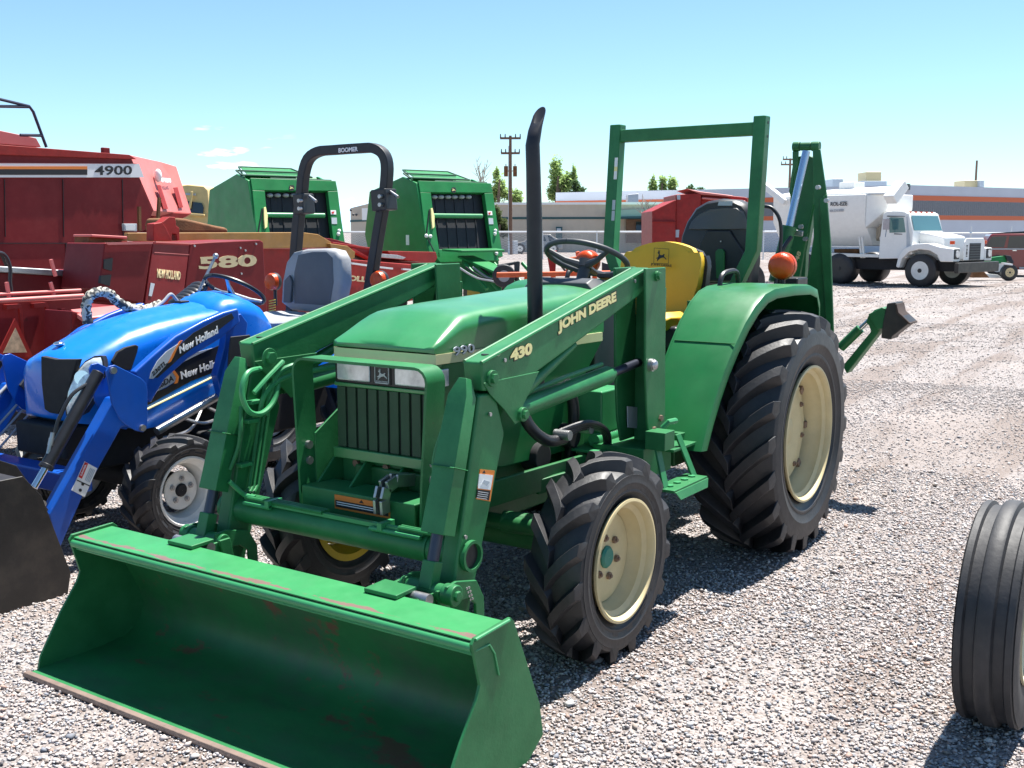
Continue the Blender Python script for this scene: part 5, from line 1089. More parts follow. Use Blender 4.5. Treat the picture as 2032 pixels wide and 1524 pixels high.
# =================================================================== WHITE FEED TRUCK
TF = Vector((-26.27, -4.98, 0)); TD = V(.255, .967, 0).normalized(); TL = V(-TD.y, TD.x, 0)
TK = thing('white_feed_truck', 'white bonneted truck with a tall white hopper body parked behind the backhoe', 'truck', tuple(TF), math.atan2(TD.y, TD.x))
def tp(u, v, b_=0): return UN(u, v, TF+TL*b_, TL)
def ts(px, b_, t, n_, m_, bv=.03, par=TK): return mb().prism([tp(u, v, b_) for u, v in px], TL*t).build(n_, m_, par, bevel=bv)
def tl(a, b_, z): return TF+TD*a+TL*b_+V(0, 0, z)
cab = ts([(1743, 514), (1746, 470), (1752, 424), (1760, 419), (1797, 420), (1801, 430), (1805, 460), (1803, 480), (1799, 513)], .05, 1.72, 'cab', M['white'])
ts([(1808, 458), (1840, 462), (1874, 470), (1876, 518), (1808, 518)], .45, 1.25, 'bonnet', M['white'], .05)
za = tl(.95, 0, 0)
def xq(a): return [tl(a, b_, z) for b_, z in ((.42, .75), (.42, 1.30), (.55, 1.40), (1.58, 1.40), (1.70, 1.30), (1.70, .75))]
# fender flare
fl = []
for s_b in (-.05, 1.83):
    b = mb(); P = [(-.68, .55), (-.62, .85), (-.45, 1.08), (-.15, 1.2), (.25, 1.22), (.62, 1.12), (.98, 1.08), (.98, .72), (.62, .72), (.52, .9), (.3, 1.02), (0, 1.05), (-.3, .97), (-.5, .78), (-.58, .52)]
    b.prism([tl(a, s_b, z) for a, z in P], TL*.42); b.build('fender', M['white'], TK, bevel=.03)
FR = .985
o = mb().prism([tl(FR, b_, z) for b_, z in ((.52, .75), (.52, 1.26), (.60, 1.36), (1.60, 1.36), (1.68, 1.26), (1.68, .75))], TD*.04).build('grille_surround', M['white'], TK, bevel=.02)
g = mb().prism([tl(FR+.042, b_, z) for b_, z in ((.78, .76), (.78, 1.22), (1.42, 1.22), (1.42, .76))], TD*.01).build('grille', M['grey'], TK)
for k in range(6): mb().prism([tl(FR+.052, b_, z) for b_, z in ((.80, .80+.07*k), (.80, .82+.07*k), (1.40, .82+.07*k), (1.40, .80+.07*k))], TD*.01).build('grille_bar', M['blackm'], g)
for b_ in (.15, 2.02):
    c_ = tl(FR+.0, b_, .93); h = mb().box(c_, (.04, .28, .28), Matrix.Rotation(math.atan2(TD.y, TD.x), 3, 'Z')).build('lamp_frame', M['black'], TK, bevel=.02)
    mb().tube([c_, c_+TD*.04], .10, 20).build('headlight', M['lens'], h)
    mb().box(tl(.85, b_, 1.24), (.09, .12, .09)).build('marker_lamp', M['orange'], TK, bevel=.01)
text('side_lettering', 'ISH', tl(FR+.046, .60, .85), TL*0+V(0, 0, .32), -TL*.07*-1, M['grey'], TK)
bm_ = mb().prism([tl(FR+.05, -.05, .42), tl(FR+.05, 2.35, .42), tl(FR+.05, 2.35, .70), tl(FR+.05, -.05, .70)], TD*.12).build('bumper', M['blacksteel'], TK, bevel=.02)
mb().prism([tl(-1.2, .25, .45), tl(.95, .25, .45), tl(.95, .25, .75), tl(-3.6, .25, .75), tl(-3.6, .25, .45)], TL*1.6).build('frame', M['blackm'], TK)
# windows
wd = ts([(1764, 433), (1767, 431), (1793, 432), (1797, 461), (1765, 462)], .045, .02, 'side_window', M['glassg'], 0)
ts([(1760, 428), (1795, 429), (1795, 430), (1760, 430)], .03, .03, 'window_seal', M['grey'], 0, wd)
ac0, ac1 = (tp(1801, 424, .05)-TF).dot(TD), (tp(1811, 462, .05)-TF).dot(TD); zc0, zc1 = tp(1797, 422, .05).z, tp(1811, 460, .05).z
b = mb(); b.loft([[tl(ac0-.1, b_, .9), tl(ac1, b_, .9), tl(ac1, b_, zc1), tl(ac0+.02, b_, zc0-.02), tl(ac0-.1, b_, zc0)] for b_ in (.06, 1.76)]); b.build('cab_front', M['white'], TK, bevel=.02)
def wsp(b_, f, o_=.012): return tl(ac0+.02+(ac1-ac0-.02)*f+o_, b_, zc0-.02+(zc1-zc0+.02)*f)
mb().prism([wsp(.16, .12), wsp(1.66, .12), wsp(1.70, .93), wsp(.12, .93)], TD*.006).build('windscreen', M['glassg'], TK)
decal_ = ts([(1774, 463), (1790, 464), (1790, 465.5), (1774, 465)], .04, .01, 'door_lettering', M['grey'], 0)
ts([(1799, 430), (1800, 430), (1806, 480), (1799.5, 512), (1798.5, 512)], .04, .01, 'door_seam', M['label'], 0)
for k in range(5): mb().box(tl(ac0-.06, .3+.3*k, zc0+.02), (.05, .08, .035)).build('roof_lamp', M['orange'], TK)
mr = mb(); mr.bar(tp(1762, 433, -.05), tp(1757, 470, -.25), .02, .02, (0, 1, 0)); mr.box(tp(1759, 445, -.2), (.05, .18, .30)); mr.build('side_mirror', M['steel'], TK)
def wheel(c_, ax, R_, w_, hub, par, nm='wheel', rimm=None):
    w = empty(nm, (0, 0, 0), 0, par); c_ = Vector(c_); ax = ax.normalized()
    n_ = 40; u_ = V(0, 0, 1); q_ = ax.cross(u_)
    def rg(r, h): return [c_+ax*h+(u_*math.cos(2*math.pi*k/n_)+q_*math.sin(2*math.pi*k/n_))*r for k in range(n_)]
    mb().loft([rg(R_*.55, -w_/2), rg(R_*.88, -w_/2*1.04), rg(R_, -w_/2*.8), rg(R_, w_/2*.8), rg(R_*.88, w_/2*1.04), rg(R_*.55, w_/2)]).build('tyre', M['tyre'], w, smooth=50)
    mb().loft([rg(R_*.56, w_/2*1.01), rg(R_*.50, w_/2*.9), rg(R_*.42, w_/2*.5), rg(R_*.2, w_/2*.75), rg(.01, w_/2*.75)]).build('rim', rimm or M['whitew'], w, smooth=50)
    b = mb()
    for k in range(8): p = c_+ax*w_*.36+(u_*math.cos(k*.785)+q_*math.sin(k*.785))*R_*.30; b.cyl(p, p+ax*.03, R_*.035, n=6)
    b.build('lug_nuts', M['grey'], w); mb().cyl(c_+ax*w_*.30, c_+ax*w_*.55, R_*.13).build('hub', M['black'], w)
    return w
wheel(tl(0, .18, .46), -TL, .46, .28, 1, TK); wheel(tl(0, 2.05, .46), -TL, .46, .28, 1, TK)
for b_ in (.25, 2.0): wheel(tl(-2.55, b_, .46), -TL, .46, .45, 1, TK, rimm=M['black'])
for b_ in (.25, 2.0): wheel(tl(-3.75, b_, .46), -TL, .46, .45, 1, TK, rimm=M['black'])
# hopper
hop = mb(); A0, A1 = -4.6, -1.05
TOPZ = tp(1640, 386, .05).z
aY = lambda u, v, b_=.05: (tp(u, v, b_)-TF).dot(TD)
a1, a0 = aY(1812, 400), aY(1535, 400); am = aY(1718, 400)
def hr(a, wd_): return a
z_t, z_m, z_b = tp(1700, 386, .05).z, tp(1700, 440, .05).z, tp(1700, 488, .3).z
hop.loft([[tl(a, b_, z) for b_, z in ((.55, z_b), (.05, z_m), (.02, z_t), (2.08, z_t), (2.05, z_m), (1.55, z_b))] for a in (a0, am)])
hp_ = hop.build('hopper', M['white'], TK, bevel=.03)
am2 = aY(1812, 400, 1.75)
b = mb(); b.loft([[tl(a, b_, z) for b_, z in ((b0, z0), (b0, z_t), (b1, z_t), (b1, z0))] for a, b0, b1, z0 in ((am, .05, 2.05, z_m-.2), (am2, .35, 1.75, z_m+.35))]); b.build('hopper_front', M['white'], TK, bevel=.04)
b = mb(); b.prism([tl(a0, .10, z_t), tl(am2, .10, z_t), tl(am2, 1.0, z_t+.22), tl(a0, 1.0, z_t+.12)], V(0, 0, .04)); b.build('hopper_lid', M['white'], TK)
b = mb(); pA, pB = tp(1790, 366, .3), tp(1764, 392, .1); b.bar(pA, tp(1766, 397, -.2), .35, .3, (0, 0, 1)); b.build('unloading_spout', M['white'], TK, bevel=.03)
b = mb(); b.prism([tp(u, v, 1.0) for u, v in ((1665, 362), (1695, 361), (1695, 380), (1665, 380))], TL*.6); b.build('top_box', M['white'], TK, bevel=.02)
def tb(L, b_, n_, m_, t=.02): return ts(L, b_, t, n_, m_, 0)
textpx_a = (tp(1648, 409, .00), tp(1681, 408, .00), tp(1648, 401, .00)); text('body_lettering', 'ROL-EZE', textpx_a[0], textpx_a[1]-textpx_a[0], textpx_a[2]-textpx_a[0], M['grey'], hp_)
textpx_a = (tp(1646, 421, .00), tp(1674, 420, .00), tp(1646, 416, .00)); text('body_small_lettering', '806.234.8888', textpx_a[0], textpx_a[1]-textpx_a[0], textpx_a[2]-textpx_a[0], M['txtg'], hp_)
ts([(1600, 500), (1743, 505), (1743, 511), (1600, 508)], .05, .1, 'body_sill', M['whitew'], .01); ts([(1600, 487), (1705, 488), (1705, 491), (1600, 490)], .08, .06, 'body_rail', M['whitew'], .005)
for u in (1703, 1708, 1745): ts([(u, 470), (u+3, 470), (u+8, 512), (u+4, 512)], .12, .05, 'body_strut', M['whitew'], .005)
ts([(1700, 430), (1718, 425), (1750, 430), (1745, 470), (1730, 488), (1700, 480)], .7, .9, 'gear_cover', mat('dusty_tarp', (.42, .37, .29), .6, noise=.25, nscale=2), .05)
ts([(1640, 505), (1743, 512), (1743, 530), (1640, 524)], .35, .4, 'side_tank', M['blackm'], .03)
ts([(1655, 494), (1700, 494), (1700, 504), (1655, 502)], .6, .4, 'dusty_panel', M['rust'], .01)
b = mb(); b.bar(tp(1512, 364, 0), tp(1560, 402, 0), .22, .18); b.build('conveyor_spout', M['white'], TK, bevel=.02)
ts([(1512, 385), (1556, 400), (1556, 520), (1575, 520), (1575, 395)], .3, 1.5, 'conveyor_frame', M['labelw'], .02) if False else None

# ---- small green mower beside truck
GM = thing('green_mower_implement', 'small green implement with a tiny tan wheel between the truck bumper and the red car', 'farm machine', (-31, -3.6, 0))
dprism([(1945, 514), (1990, 508), (2000, 512), (1998, 520), (1950, 530), (1943, 530)], 34, .15, 'boom', M['rgreen'], GM); dprism([(1930, 496), (1950, 500), (1962, 514), (1930, 516)], 34.3, .4, 'deck', M['rgreen'], GM)
wv = V(-FW.x, -FW.y, 0); p = DD(2002, 538, 34); wheel((p.x, p.y, .26), wv, .26, .16, 1, GM, rimm=M['txtc'])
dprism([(1995, 506), (2006, 508), (2012, 520), (2010, 524), (2000, 518)], 33.9, .2, 'wheel_guard', M['black'], GM); dprism([(1992, 521), (2010, 524), (2010, 527), (1992, 525)], 33.8, .2, 'step', M['labelw'], GM)
dprism([(1932, 538), (1952, 538), (1964, 551), (1930, 551)], 33.6, .3, 'blade', M['rust'], GM); dprism([(1950, 542), (1980, 545), (1990, 552), (1955, 551)], 34.2, .3, 'deck_edge', M['labelw'], GM)
# ---- SUV
SV = thing('red_estate_car', 'dark red estate car with roof rails cut off by the right edge', 'car', tuple(DD(2070, 545, 38)[:2])+(0,))
sd_ = V(-FW.x, -FW.y, 0).normalized(); sdx = (RT*.93-V(FW.x, FW.y, 0)*.30).normalized(); sdx.z = 0
def sp2(u, v, off=0): return UN(u, v, DD(1990, 500, 37)+sdx.cross(V(0, 0, 1))*0, sdx.cross(V(0, 0, 1)).normalized())+sdx.cross(V(0, 0, 1)).normalized()*-off
nS = sdx.cross(V(0, 0, 1)).normalized(); nS = nS if nS.dot(CAM-DD(1990, 500, 37)) > 0 else -nS
def sq_(L, off, t, n_, m_, bv=.02): return mb().prism([UN(u, v, DD(1990, 500, 37), nS)+nS*off for u, v in L], nS*t).build(n_, m_, SV, bevel=bv)
sq_([(1949, 495), (1965, 466), (1972, 464), (2160, 462), (2180, 480), (2240, 492), (2240, 535), (1955, 535), (1950, 520)], 0, -1.7, 'body', mat('car_red', (.20, .018, .02), .25, coat=.8), .06)
for L in ([(1956, 490), (1968, 470), (1998, 469), (1992, 491)], [(2003, 469), (2060, 468), (2060, 492), (1999, 492)]): sq_(L, .005, .02, 'window', M['glass'], 0)
sq_([(1952, 493), (2240, 493), (2240, 496), (1952, 495)], .01, .02, 'side_strip', M['label'], 0); sq_([(1962, 463), (1976, 462), (2032, 459), (2080, 459), (2080, 462), (1976, 465)], -.1, -.1, 'roof_rail', M['black'], 0)
sq_([(2009, 496), (2017, 496), (2017, 498), (2009, 498)], .03, .02, 'door_handle', M['chrome'], 0); sq_([(2022, 530), (2060, 530), (2060, 533), (2022, 533)], .05, .03, 'running_board', M['label'], 0)
for u in (1978, 2150): p = UN(u, 535, DD(1990, 500, 37), nS); wheel((p.x, p.y, .36), nS, .36, .25, 1, SV)
# ---- pickup
PK = thing('silver_pickup', 'distant silver pickup parked along the beige building behind the exhaust stack', 'pickup truck', tuple(DD(1070, 500, 74)[:2])+(0,))
def pk(L, off, t, n_, m_, bv=.05): return dprism(L, 74+off, t, n_, m_, PK, bv)
pk([(1024, 482), (1040, 479), (1052, 468), (1060, 465), (1092, 465), (1098, 470), (1116, 478), (1116, 494), (1024, 494)], 0, 1.9, 'body', mat('silver_paint', (.34, .31, .28), .3, metal=.4, coat=.4))
pk([(1044, 479), (1054, 469), (1064, 468), (1064, 479)], -.03, .05, 'window', M['glass'], 0); pk([(1067, 468), (1080, 468), (1084, 478), (1067, 479)], -.03, .05, 'window', M['glass'], 0); pk([(1087, 467), (1094, 469), (1104, 479), (1090, 479)], -.03, .05, 'window', M['glass'], 0)
for u in (1032, 1098): p = DD(u, 493, 73.9); wheel((p.x, p.y, .36), wv, .36, .25, 1, PK)
pk([(1087, 483), (1091, 483), (1091, 490), (1087, 490)], -.04, .05, 'tail_lamp', M['redb'], 0)

# =================================================================== BUILDINGS, FENCE, POLES
beige = mat('corrugated_beige', (.50, .43, .35), .6, noise=.05, nscale=1)
t = beige.node_tree; wvn = nd(t, 'ShaderNodeTexWave'); wvn.inputs['Scale'].default_value = 1.2; tcn = nd(t, 'ShaderNodeTexCoord'); t.links.new(tcn.outputs[3], wvn.inputs[0]); bp = nd(t, 'ShaderNodeBump'); bp.inputs['Strength'].default_value = .5; bp.inputs['Distance'].default_value = .05; t.links.new(wvn.outputs[0], bp.inputs['Height']); t.links.new(bp.outputs[0], t.nodes['Principled BSDF'].inputs['Normal'])
teal = mat('dark_teal_trim', (.02, .075, .08), .5); M['wallw'] = mat('pale_metal_wall', (.52, .55, .62), .5, noise=.04, nscale=.5)
BB = thing('beige_metal_building', 'long low beige metal building with a dark teal stripe behind the round balers', 'building', tuple(DD(985, 500, 82)[:2])+(0,))
a, c_ = DD(835, 500, 80.5), DD(1345, 500, 79); a.z = c_.z = 0; dn = (c_-a).normalized(); nb = V(dn.y, -dn.x, 0); nb = nb if nb.dot(CAM-a) > 0 else -nb
def wq(o0, o1, z0, z1, off, t, n_, m_, base=a, dr=dn, nn=nb, par=None): 
    L = (c_-a).length; P = [base+dr*o0+nn*off+V(0, 0, z0), base+dr*o1+nn*off+V(0, 0, z0), base+dr*o1+nn*off+V(0, 0, z1), base+dr*o0+nn*off+V(0, 0, z1)]; return mb().prism(P, nn*t).build(n_, m_, par or BB)
LL = (c_-a).length
wq(0, LL, 0, 3.45, 0, -12, 'wall', beige); wq(-.2, LL+.2, 3.45, 3.62, .15, -12.3, 'roof_edge', M['labelw']); wq(0, LL, 2.40, 2.56, .01, .03, 'stripe', teal)
a2, c2_ = DD(697, 500, 86), DD(835, 500, 80.5); a2.z = c2_.z = 0; d2_ = (c2_-a2).normalized(); n2_ = V(d2_.y, -d2_.x, 0); n2_ = n2_ if n2_.dot(CAM-a2) > 0 else -n2_; L2 = (c2_-a2).length
mb().prism([a2, a2+d2_*L2, a2+d2_*L2+V(0, 0, 3.55), a2+d2_*L2*.35+V(0, 0, 3.75), a2+V(0, 0, 3.35)], -n2_*10).build('gable_wall', beige, BB); mb().prism([a2+n2_*.02+V(0, 0, 2.25), a2+d2_*L2+n2_*.02+V(0, 0, 2.40), a2+d2_*L2+n2_*.02+V(0, 0, 2.56), a2+n2_*.02+V(0, 0, 2.41)], n2_*.03).build('stripe', teal, BB)
p = DD(737, 425, 83.6); sgn = mb().box(p+n2_*.5, (1.0, .05, .9), Matrix.Rotation(math.atan2(d2_.y, d2_.x), 3, 'Z')).build('wall_sign', M['labelw'], BB)
for u, v in ((702, 417), (707, 426), (713, 426)): mb().ball(DD(u, v, 85)+n2_*.3, .1).build('wall_vent', M['grey'], BB)
dprism([(1103, 450), (1116, 450), (1116, 490), (1103, 490)], 78.9, .1, 'door', teal, BB, 0); dprism([(1105, 453), (1113, 453), (1113, 462), (1105, 462)], 78.8, .05, 'door_window', M['label'], BB, 0)
dprism([(1246, 386), (1267, 384), (1267, 404), (1246, 404)], 82, 1.5, 'roof_cooler', M['steel'], BB, .03)
dprism([(1210, 418), (1322, 412), (1322, 430), (1212, 432)], 77, 3.0, 'green_canopy', mat('pale_green_roof', (.30, .46, .36), .5), BB, 0); dprism([(1214, 430), (1322, 428), (1322, 433), (1214, 434)], 76.8, .2, 'canopy_edge', teal, BB, 0)
dprism([(1243, 435), (1322, 435), (1322, 482), (1243, 482)], 78.5, .4, 'lower_wall', M['wood'], BB, 0)
for u in (1262, 1285, 1303): dprism([(u, 440), (u+14, 440), (u+14, 458), (u, 458)], 78.4, .05, 'window', M['glass'], BB, 0)

GB = thing('warehouse', 'pale grey warehouse with two orange stripes and roof coolers behind the white truck', 'building', (-73.4, -17.2, 0))
K = Vector((-73.44, -17.21, 0)); HB = 4.68
def gw(P, nn, t, n_, m_): return mb().prism(P, nn*t).build(n_, m_, GB)
# long wall running away to the right (faces +Y) and end wall (faces +X)
def lw(x0, x1, z0, z1, off, t, n_, m_): return gw([K+V(-x0, off, z0), K+V(-x1, off, z0), K+V(-x1, off, z1), K+V(-x0, off, z1)], V(0, 1, 0), t, n_, m_)
def ew(y0, y1, z0, z1, off, t, n_, m_): return gw([K+V(off, -y0, z0), K+V(off, -y1, z0), K+V(off, -y1, z1), K+V(off, -y0, z1)], V(1, 0, 0), t, n_, m_)
grib = mat('grey_ribbed', (.17, .18, .20), .6, stretch=(1, 1, 1), noise=.1); wo_ = grib.node_tree
wvn = nd(wo_, 'ShaderNodeTexWave'); wvn.inputs['Scale'].default_value = 1.6; tcn = nd(wo_, 'ShaderNodeTexCoord'); wo_.links.new(tcn.outputs[3], wvn.inputs[0]); bp = nd(wo_, 'ShaderNodeBump'); bp.inputs['Strength'].default_value = .7; bp.inputs['Distance'].default_value = .06; wo_.links.new(wvn.outputs[0], bp.inputs['Height']); wo_.links.new(bp.outputs[0], wo_.nodes['Principled BSDF'].inputs['Normal'])
M['stripeo'] = mat('orange_stripe', (.60, .13, .045), .5)
def zz(v): return 1.574+(458-v)*75/2146
ea = DD(2032, 500, 82.3)-K; ea.z = 0; ea = ea.normalized(); eb = DD(1411, 500, 83)-K; eb.z = 0; eb = eb.normalized()
na = V(-ea.y, ea.x, 0); na = na if na.dot(CAM-K) > 0 else -na; nb2 = V(-eb.y, eb.x, 0); nb2 = nb2 if nb2.dot(CAM-K) > 0 else -nb2
mb().prism([K, K+ea*95, K+ea*95+eb*28, K+eb*28], (0, 0, HB)).build('wall', M['wallw'], GB)
def strip(e, n_, L_, z0, z1, nm, m_): return mb().prism([K-e*.03+n_*.01+V(0, 0, z0-K.z), K+e*L_+n_*.01+V(0, 0, z0-K.z), K+e*L_+n_*.01+V(0, 0, z1-K.z), K-e*.03+n_*.01+V(0, 0, z1-K.z)], n_*.03).build(nm, m_, GB)
for z0, z1, m_ in ((zz(399), zz(389), M['stripeo']), (zz(428), zz(399), grib), (zz(437), zz(428), M['stripeo'])):
    strip(ea, na, 95, z0, z1, 'wall_stripe' if m_ is M['stripeo'] else 'ribbed_band', m_); strip(eb, nb2, 28, z0, z1, 'wall_stripe' if m_ is M['stripeo'] else 'ribbed_band', m_)
for u0, v0, u1, v1, d_ in ((1719, 341, 1749, 362, 80), (1711, 359, 1760, 364, 79), (1652, 355, 1673, 366, 82), (1914, 358, 1947, 371, 82), (1945, 358, 1953, 372, 81.5)): dprism([(u0, v0), (u1, v0), (u1, v1+6), (u0, v1+6)], d_, 2.0, 'roof_cooler', M['txtc'] if u0 == 1719 or u0 == 1914 else M['label'], GB, .03)
p = K+V(.4, -.2, zz(373)); mb().box(p, (.5, .5, .4)).build('wall_lamp', M['black'], GB)
# fence
F = thing('chain_link_fence', 'chain link fence with a pale top rail in front of the buildings', 'fence', tuple(DD(985, 500, 60)[:2])+(0,))
fa, fb = DD(560, 500, 62), DD(1680, 500, 58); fa.z = fb.z = 0; fd = (fb-fa).normalized(); FL = (fb-fa).length
galv = mat('galvanised', (.62, .64, .66), .45, metal=.3); mb().cyl(fa+V(0, 0, 1.50), fb+V(0, 0, 1.50), .05, n=8).build('top_rail', galv, F)
for k in range(int(FL/3)+1): mb().cyl(fa+fd*3*k, fa+fd*3*k+V(0, 0, 1.55), .035, n=8).build('fence_post', galv, F)
mesh_m = mat('chain_link', (.45, .47, .50), .6); t = mesh_m.node_tree; pb_ = t.nodes['Principled BSDF']; tr = nd(t, 'ShaderNodeBsdfTransparent'); mxs = nd(t, 'ShaderNodeMixShader'); tcn = nd(t, 'ShaderNodeTexCoord'); ckm = nd(t, 'ShaderNodeTexChecker'); ckm.inputs['Scale'].default_value = 14; t.links.new(tcn.outputs[3], ckm.inputs[0])
mr = nd(t, 'ShaderNodeMapRange'); mr.inputs[3].default_value = .10; mr.inputs[4].default_value = .35; t.links.new(ckm.outputs[1], mr.inputs[0]); t.links.new(mr.outputs[0], mxs.inputs[0]); t.links.new(tr.outputs[0], mxs.inputs[1]); t.links.new(pb_.outputs[0], mxs.inputs[2]); t.links.new(mxs.outputs[0], t.nodes['Material Output'].inputs[0])
mb().add([fa, fb, fb+V(0, 0, 1.48), fa+V(0, 0, 1.48)], [(0, 1, 2, 3)]).build('chain_mesh', mesh_m, F)
fc = DD(1840, 500, 62); fe = DD(2150, 500, 70); fc.z = fe.z = 0; F2 = thing('chain_link_fence', 'short run of chain link fence between the white truck and the warehouse wall', 'fence', tuple(fc)); mb().cyl(fc+V(0, 0, 1.4), fe+V(0, 0, 1.4), .05, n=8).build('top_rail', galv, F2)
for k in range(5): mb().cyl(fc+(fe-fc)*k/4, fc+(fe-fc)*k/4+V(0, 0, 1.8), .04, n=8).build('fence_post', galv, F2)
# poles
def pole(u, vt, dist, label, arms, tr=False, gp='wooden utility poles'):
    p = DD(u, 500, dist); p.z = 0; top = DD(u, vt, dist).z; P_ = thing('utility_pole', label, 'utility pole', tuple(p), group=gp)
    mb().tube([p, V(p.x, p.y, top)], [.14, .09], 12).build('pole', M['wood'], P_)
    rx = V(RT.x, RT.y, 0)
    for v, w_ in arms:
        z = DD(u, v, dist).z; c_ = V(p.x, p.y, z); ar = mb().bar(c_-rx*w_, c_+rx*w_, .10, .14).build('crossarm', M['wood'], P_)
        for k in (-.95, -.5, .5, .95): mb().cyl(c_+rx*w_*k, c_+rx*w_*k+V(0, 0, .28), .05, .03, n=8).build('insulator', M['grey'], ar)
    if tr:
        for s_ in (-1, 1): c_ = DD(u+s_*9, 340, dist)+V(0, 0, 0); q = mb().cyl(c_-V(0, 0, .34), c_+V(0, 0, .34), .14, n=16); q.cyl(c_+V(0, 0, .34), c_+V(0, 0, .48), .03, n=8); q.bar(c_, V(p.x, p.y, c_.z), .05, .05); q.build('transformer', M['rust'], P_)
    return P_
pole(1013, 272, 72, 'brown utility pole with two transformers beside the green round baler', ((277, .68), (306, .62)), True)
pole(1562, 316, 95, 'distant utility pole with double crossarm left of the backhoe boom', ((318, .65), (328, .8)))
pole(1928, 320, 100, 'short stub of utility pole rising above the warehouse roof at the far right', ())
tag(mb().cyl(DD(1010, 290, 71.8), V(DD(1010, 500, 71.8).x, DD(1010, 500, 71.8).y, 0), .05, .05, n=8).build('metal_conduit', galv), 'thin grey metal conduit running up beside the utility pole', 'conduit')
tag(mb().bx(-56.2, -55.7, -38.9, -38.4, 0, .9).build('meter_cabinet', M['label'], bevel=.03), 'small grey utility cabinet at the foot of the round baler pole', 'cabinet')

# ---- trees
leaf_m = [mat('leaves_light', (.34, .46, .17), .65, noise=.3, nscale=.8), mat('leaves_olive', (.10, .13, .05), .7, noise=.3, nscale=.8), mat('leaves_dark', (.07, .12, .045), .7, noise=.3, nscale=.8)]
for m_ in leaf_m:
    t = m_.node_tree; pb_ = t.nodes['Principled BSDF']; tl_ = nd(t, 'ShaderNodeBsdfTranslucent'); ms_ = nd(t, 'ShaderNodeMixShader'); ms_.inputs[0].default_value = .45
    t.links.new(pb_.inputs['Base Color'].links[0].from_socket, tl_.inputs[0]); t.links.new(pb_.outputs[0], ms_.inputs[1]); t.links.new(tl_.outputs[0], ms_.inputs[2]); t.links.new(ms_.outputs[0], t.nodes['Material Output'].inputs[0])
bark = mat('bark', (.14, .10, .07), .9, noise=.3)
def tree(name, label, cat, u, dist, blobs, lm, n, sz, trunk_h, seed, group=None, branches=True):
    rg = np.random.default_rng(seed); p = DD(u, 500, dist); p.z = 0
    Tt = thing(name, label, cat, tuple(p), group=group); vs = []; fs = []
    tot = sum(b_[2]*b_[3] for b_ in blobs)
    for (bu, bv, ru, rv) in blobs:
        c_ = DD(bu, bv, dist); rx_, rz_ = ru*dist/2146, rv*dist/2146; k = int(n*ru*rv/tot)
        cl = rg.normal(size=(max(6, k//14), 3)); cl = cl/np.linalg.norm(cl, axis=1)[:, None]*rg.uniform(.25, 1, (len(cl), 1))
        for i in range(k):
            q = cl[rg.integers(len(cl))]+rg.normal(size=3)*.24; o_ = Vector((c_.x+q[0]*rx_, c_.y+q[1]*rx_, c_.z+q[2]*rz_))
            a_ = Vector(rg.normal(size=3)).normalized(); b_ = a_.orthogonal().normalized(); s_ = sz*rg.uniform(.6, 1.3); j = len(vs)
            vs += [o_+a_*s_, o_+b_*s_*.55, o_-a_*s_, o_-b_*s_*.55]; fs.append((j, j+1, j+2, j+3))
    mb().add(vs, fs).build('crown', lm, Tt, smooth=180)
    b = mb(); b.tube([p, p+V(.1, 0, trunk_h*.6), p+V(0, .1, trunk_h)], [.22, .15, .08], 8)
    if branches:
        for (bu, bv, ru, rv) in blobs:
            c_ = DD(bu, bv, dist); st_ = p+V(0, 0, trunk_h*rg.uniform(.35, .8)); b.tube([st_, (st_+c_)/2+V(0, 0, .15), c_+V(0, 0, .3)], [.09, .05, .02], 6)
    b.build('trunk', bark, Tt); return Tt
tree('broadleaf_tree', 'light green tree rising behind the beige building beside the utility pole', 'tree', 990, 95, [(990, 372, 14, 22), (985, 345, 6, 12), (1025, 392, 12, 14), (1005, 385, 12, 12), (980, 392, 8, 12)], leaf_m[0], 3000, .16, 6, 1)
tree('broadleaf_tree', 'light green tree just right of the black exhaust stack', 'tree', 1105, 100, [(1103, 345, 12, 30), (1112, 370, 16, 22), (1098, 385, 12, 16), (1128, 362, 10, 18), (1140, 345, 6, 14)], leaf_m[0], 3600, .17, 6.5, 2)
tree('conifer_tree', 'small dark conifer between the exhaust stack and the roll bar', 'tree', 1145, 98, [(1147, 385, 18, 14), (1143, 368, 9, 14), (1150, 395, 22, 8)], leaf_m[2], 2200, .13, 5, 3)
tree('broadleaf_tree', 'green tree with three upright tufts framed inside the roll bar', 'tree', 1310, 115, [(1296, 378, 8, 22), (1315, 372, 7, 20), (1334, 374, 9, 22), (1312, 395, 24, 8)], leaf_m[0], 3600, .19, 6.5, 4)
tree('broadleaf_tree', 'faint tree top above the red machine inside the roll bar', 'tree', 1378, 125, [(1372, 378, 10, 10), (1390, 380, 9, 7)], leaf_m[2], 1000, .16, 6, 5)
tree('juniper_bush', 'olive juniper bush against the beige wall beside the pole', 'bush', 990, 76, [(985, 430, 10, 16), (996, 450, 12, 14), (1002, 462, 8, 10)], leaf_m[1], 2400, .10, 2.0, 6, branches=False)
tree('dry_shrub', 'row of dry brown treetops above the roof left of the roll bar', 'shrub', 1185, 120, [(1170, 395, 16, 8), (1200, 396, 16, 8)], mat('dry_twigs', (.26, .19, .12), .8), 1800, .16, 4, 7)
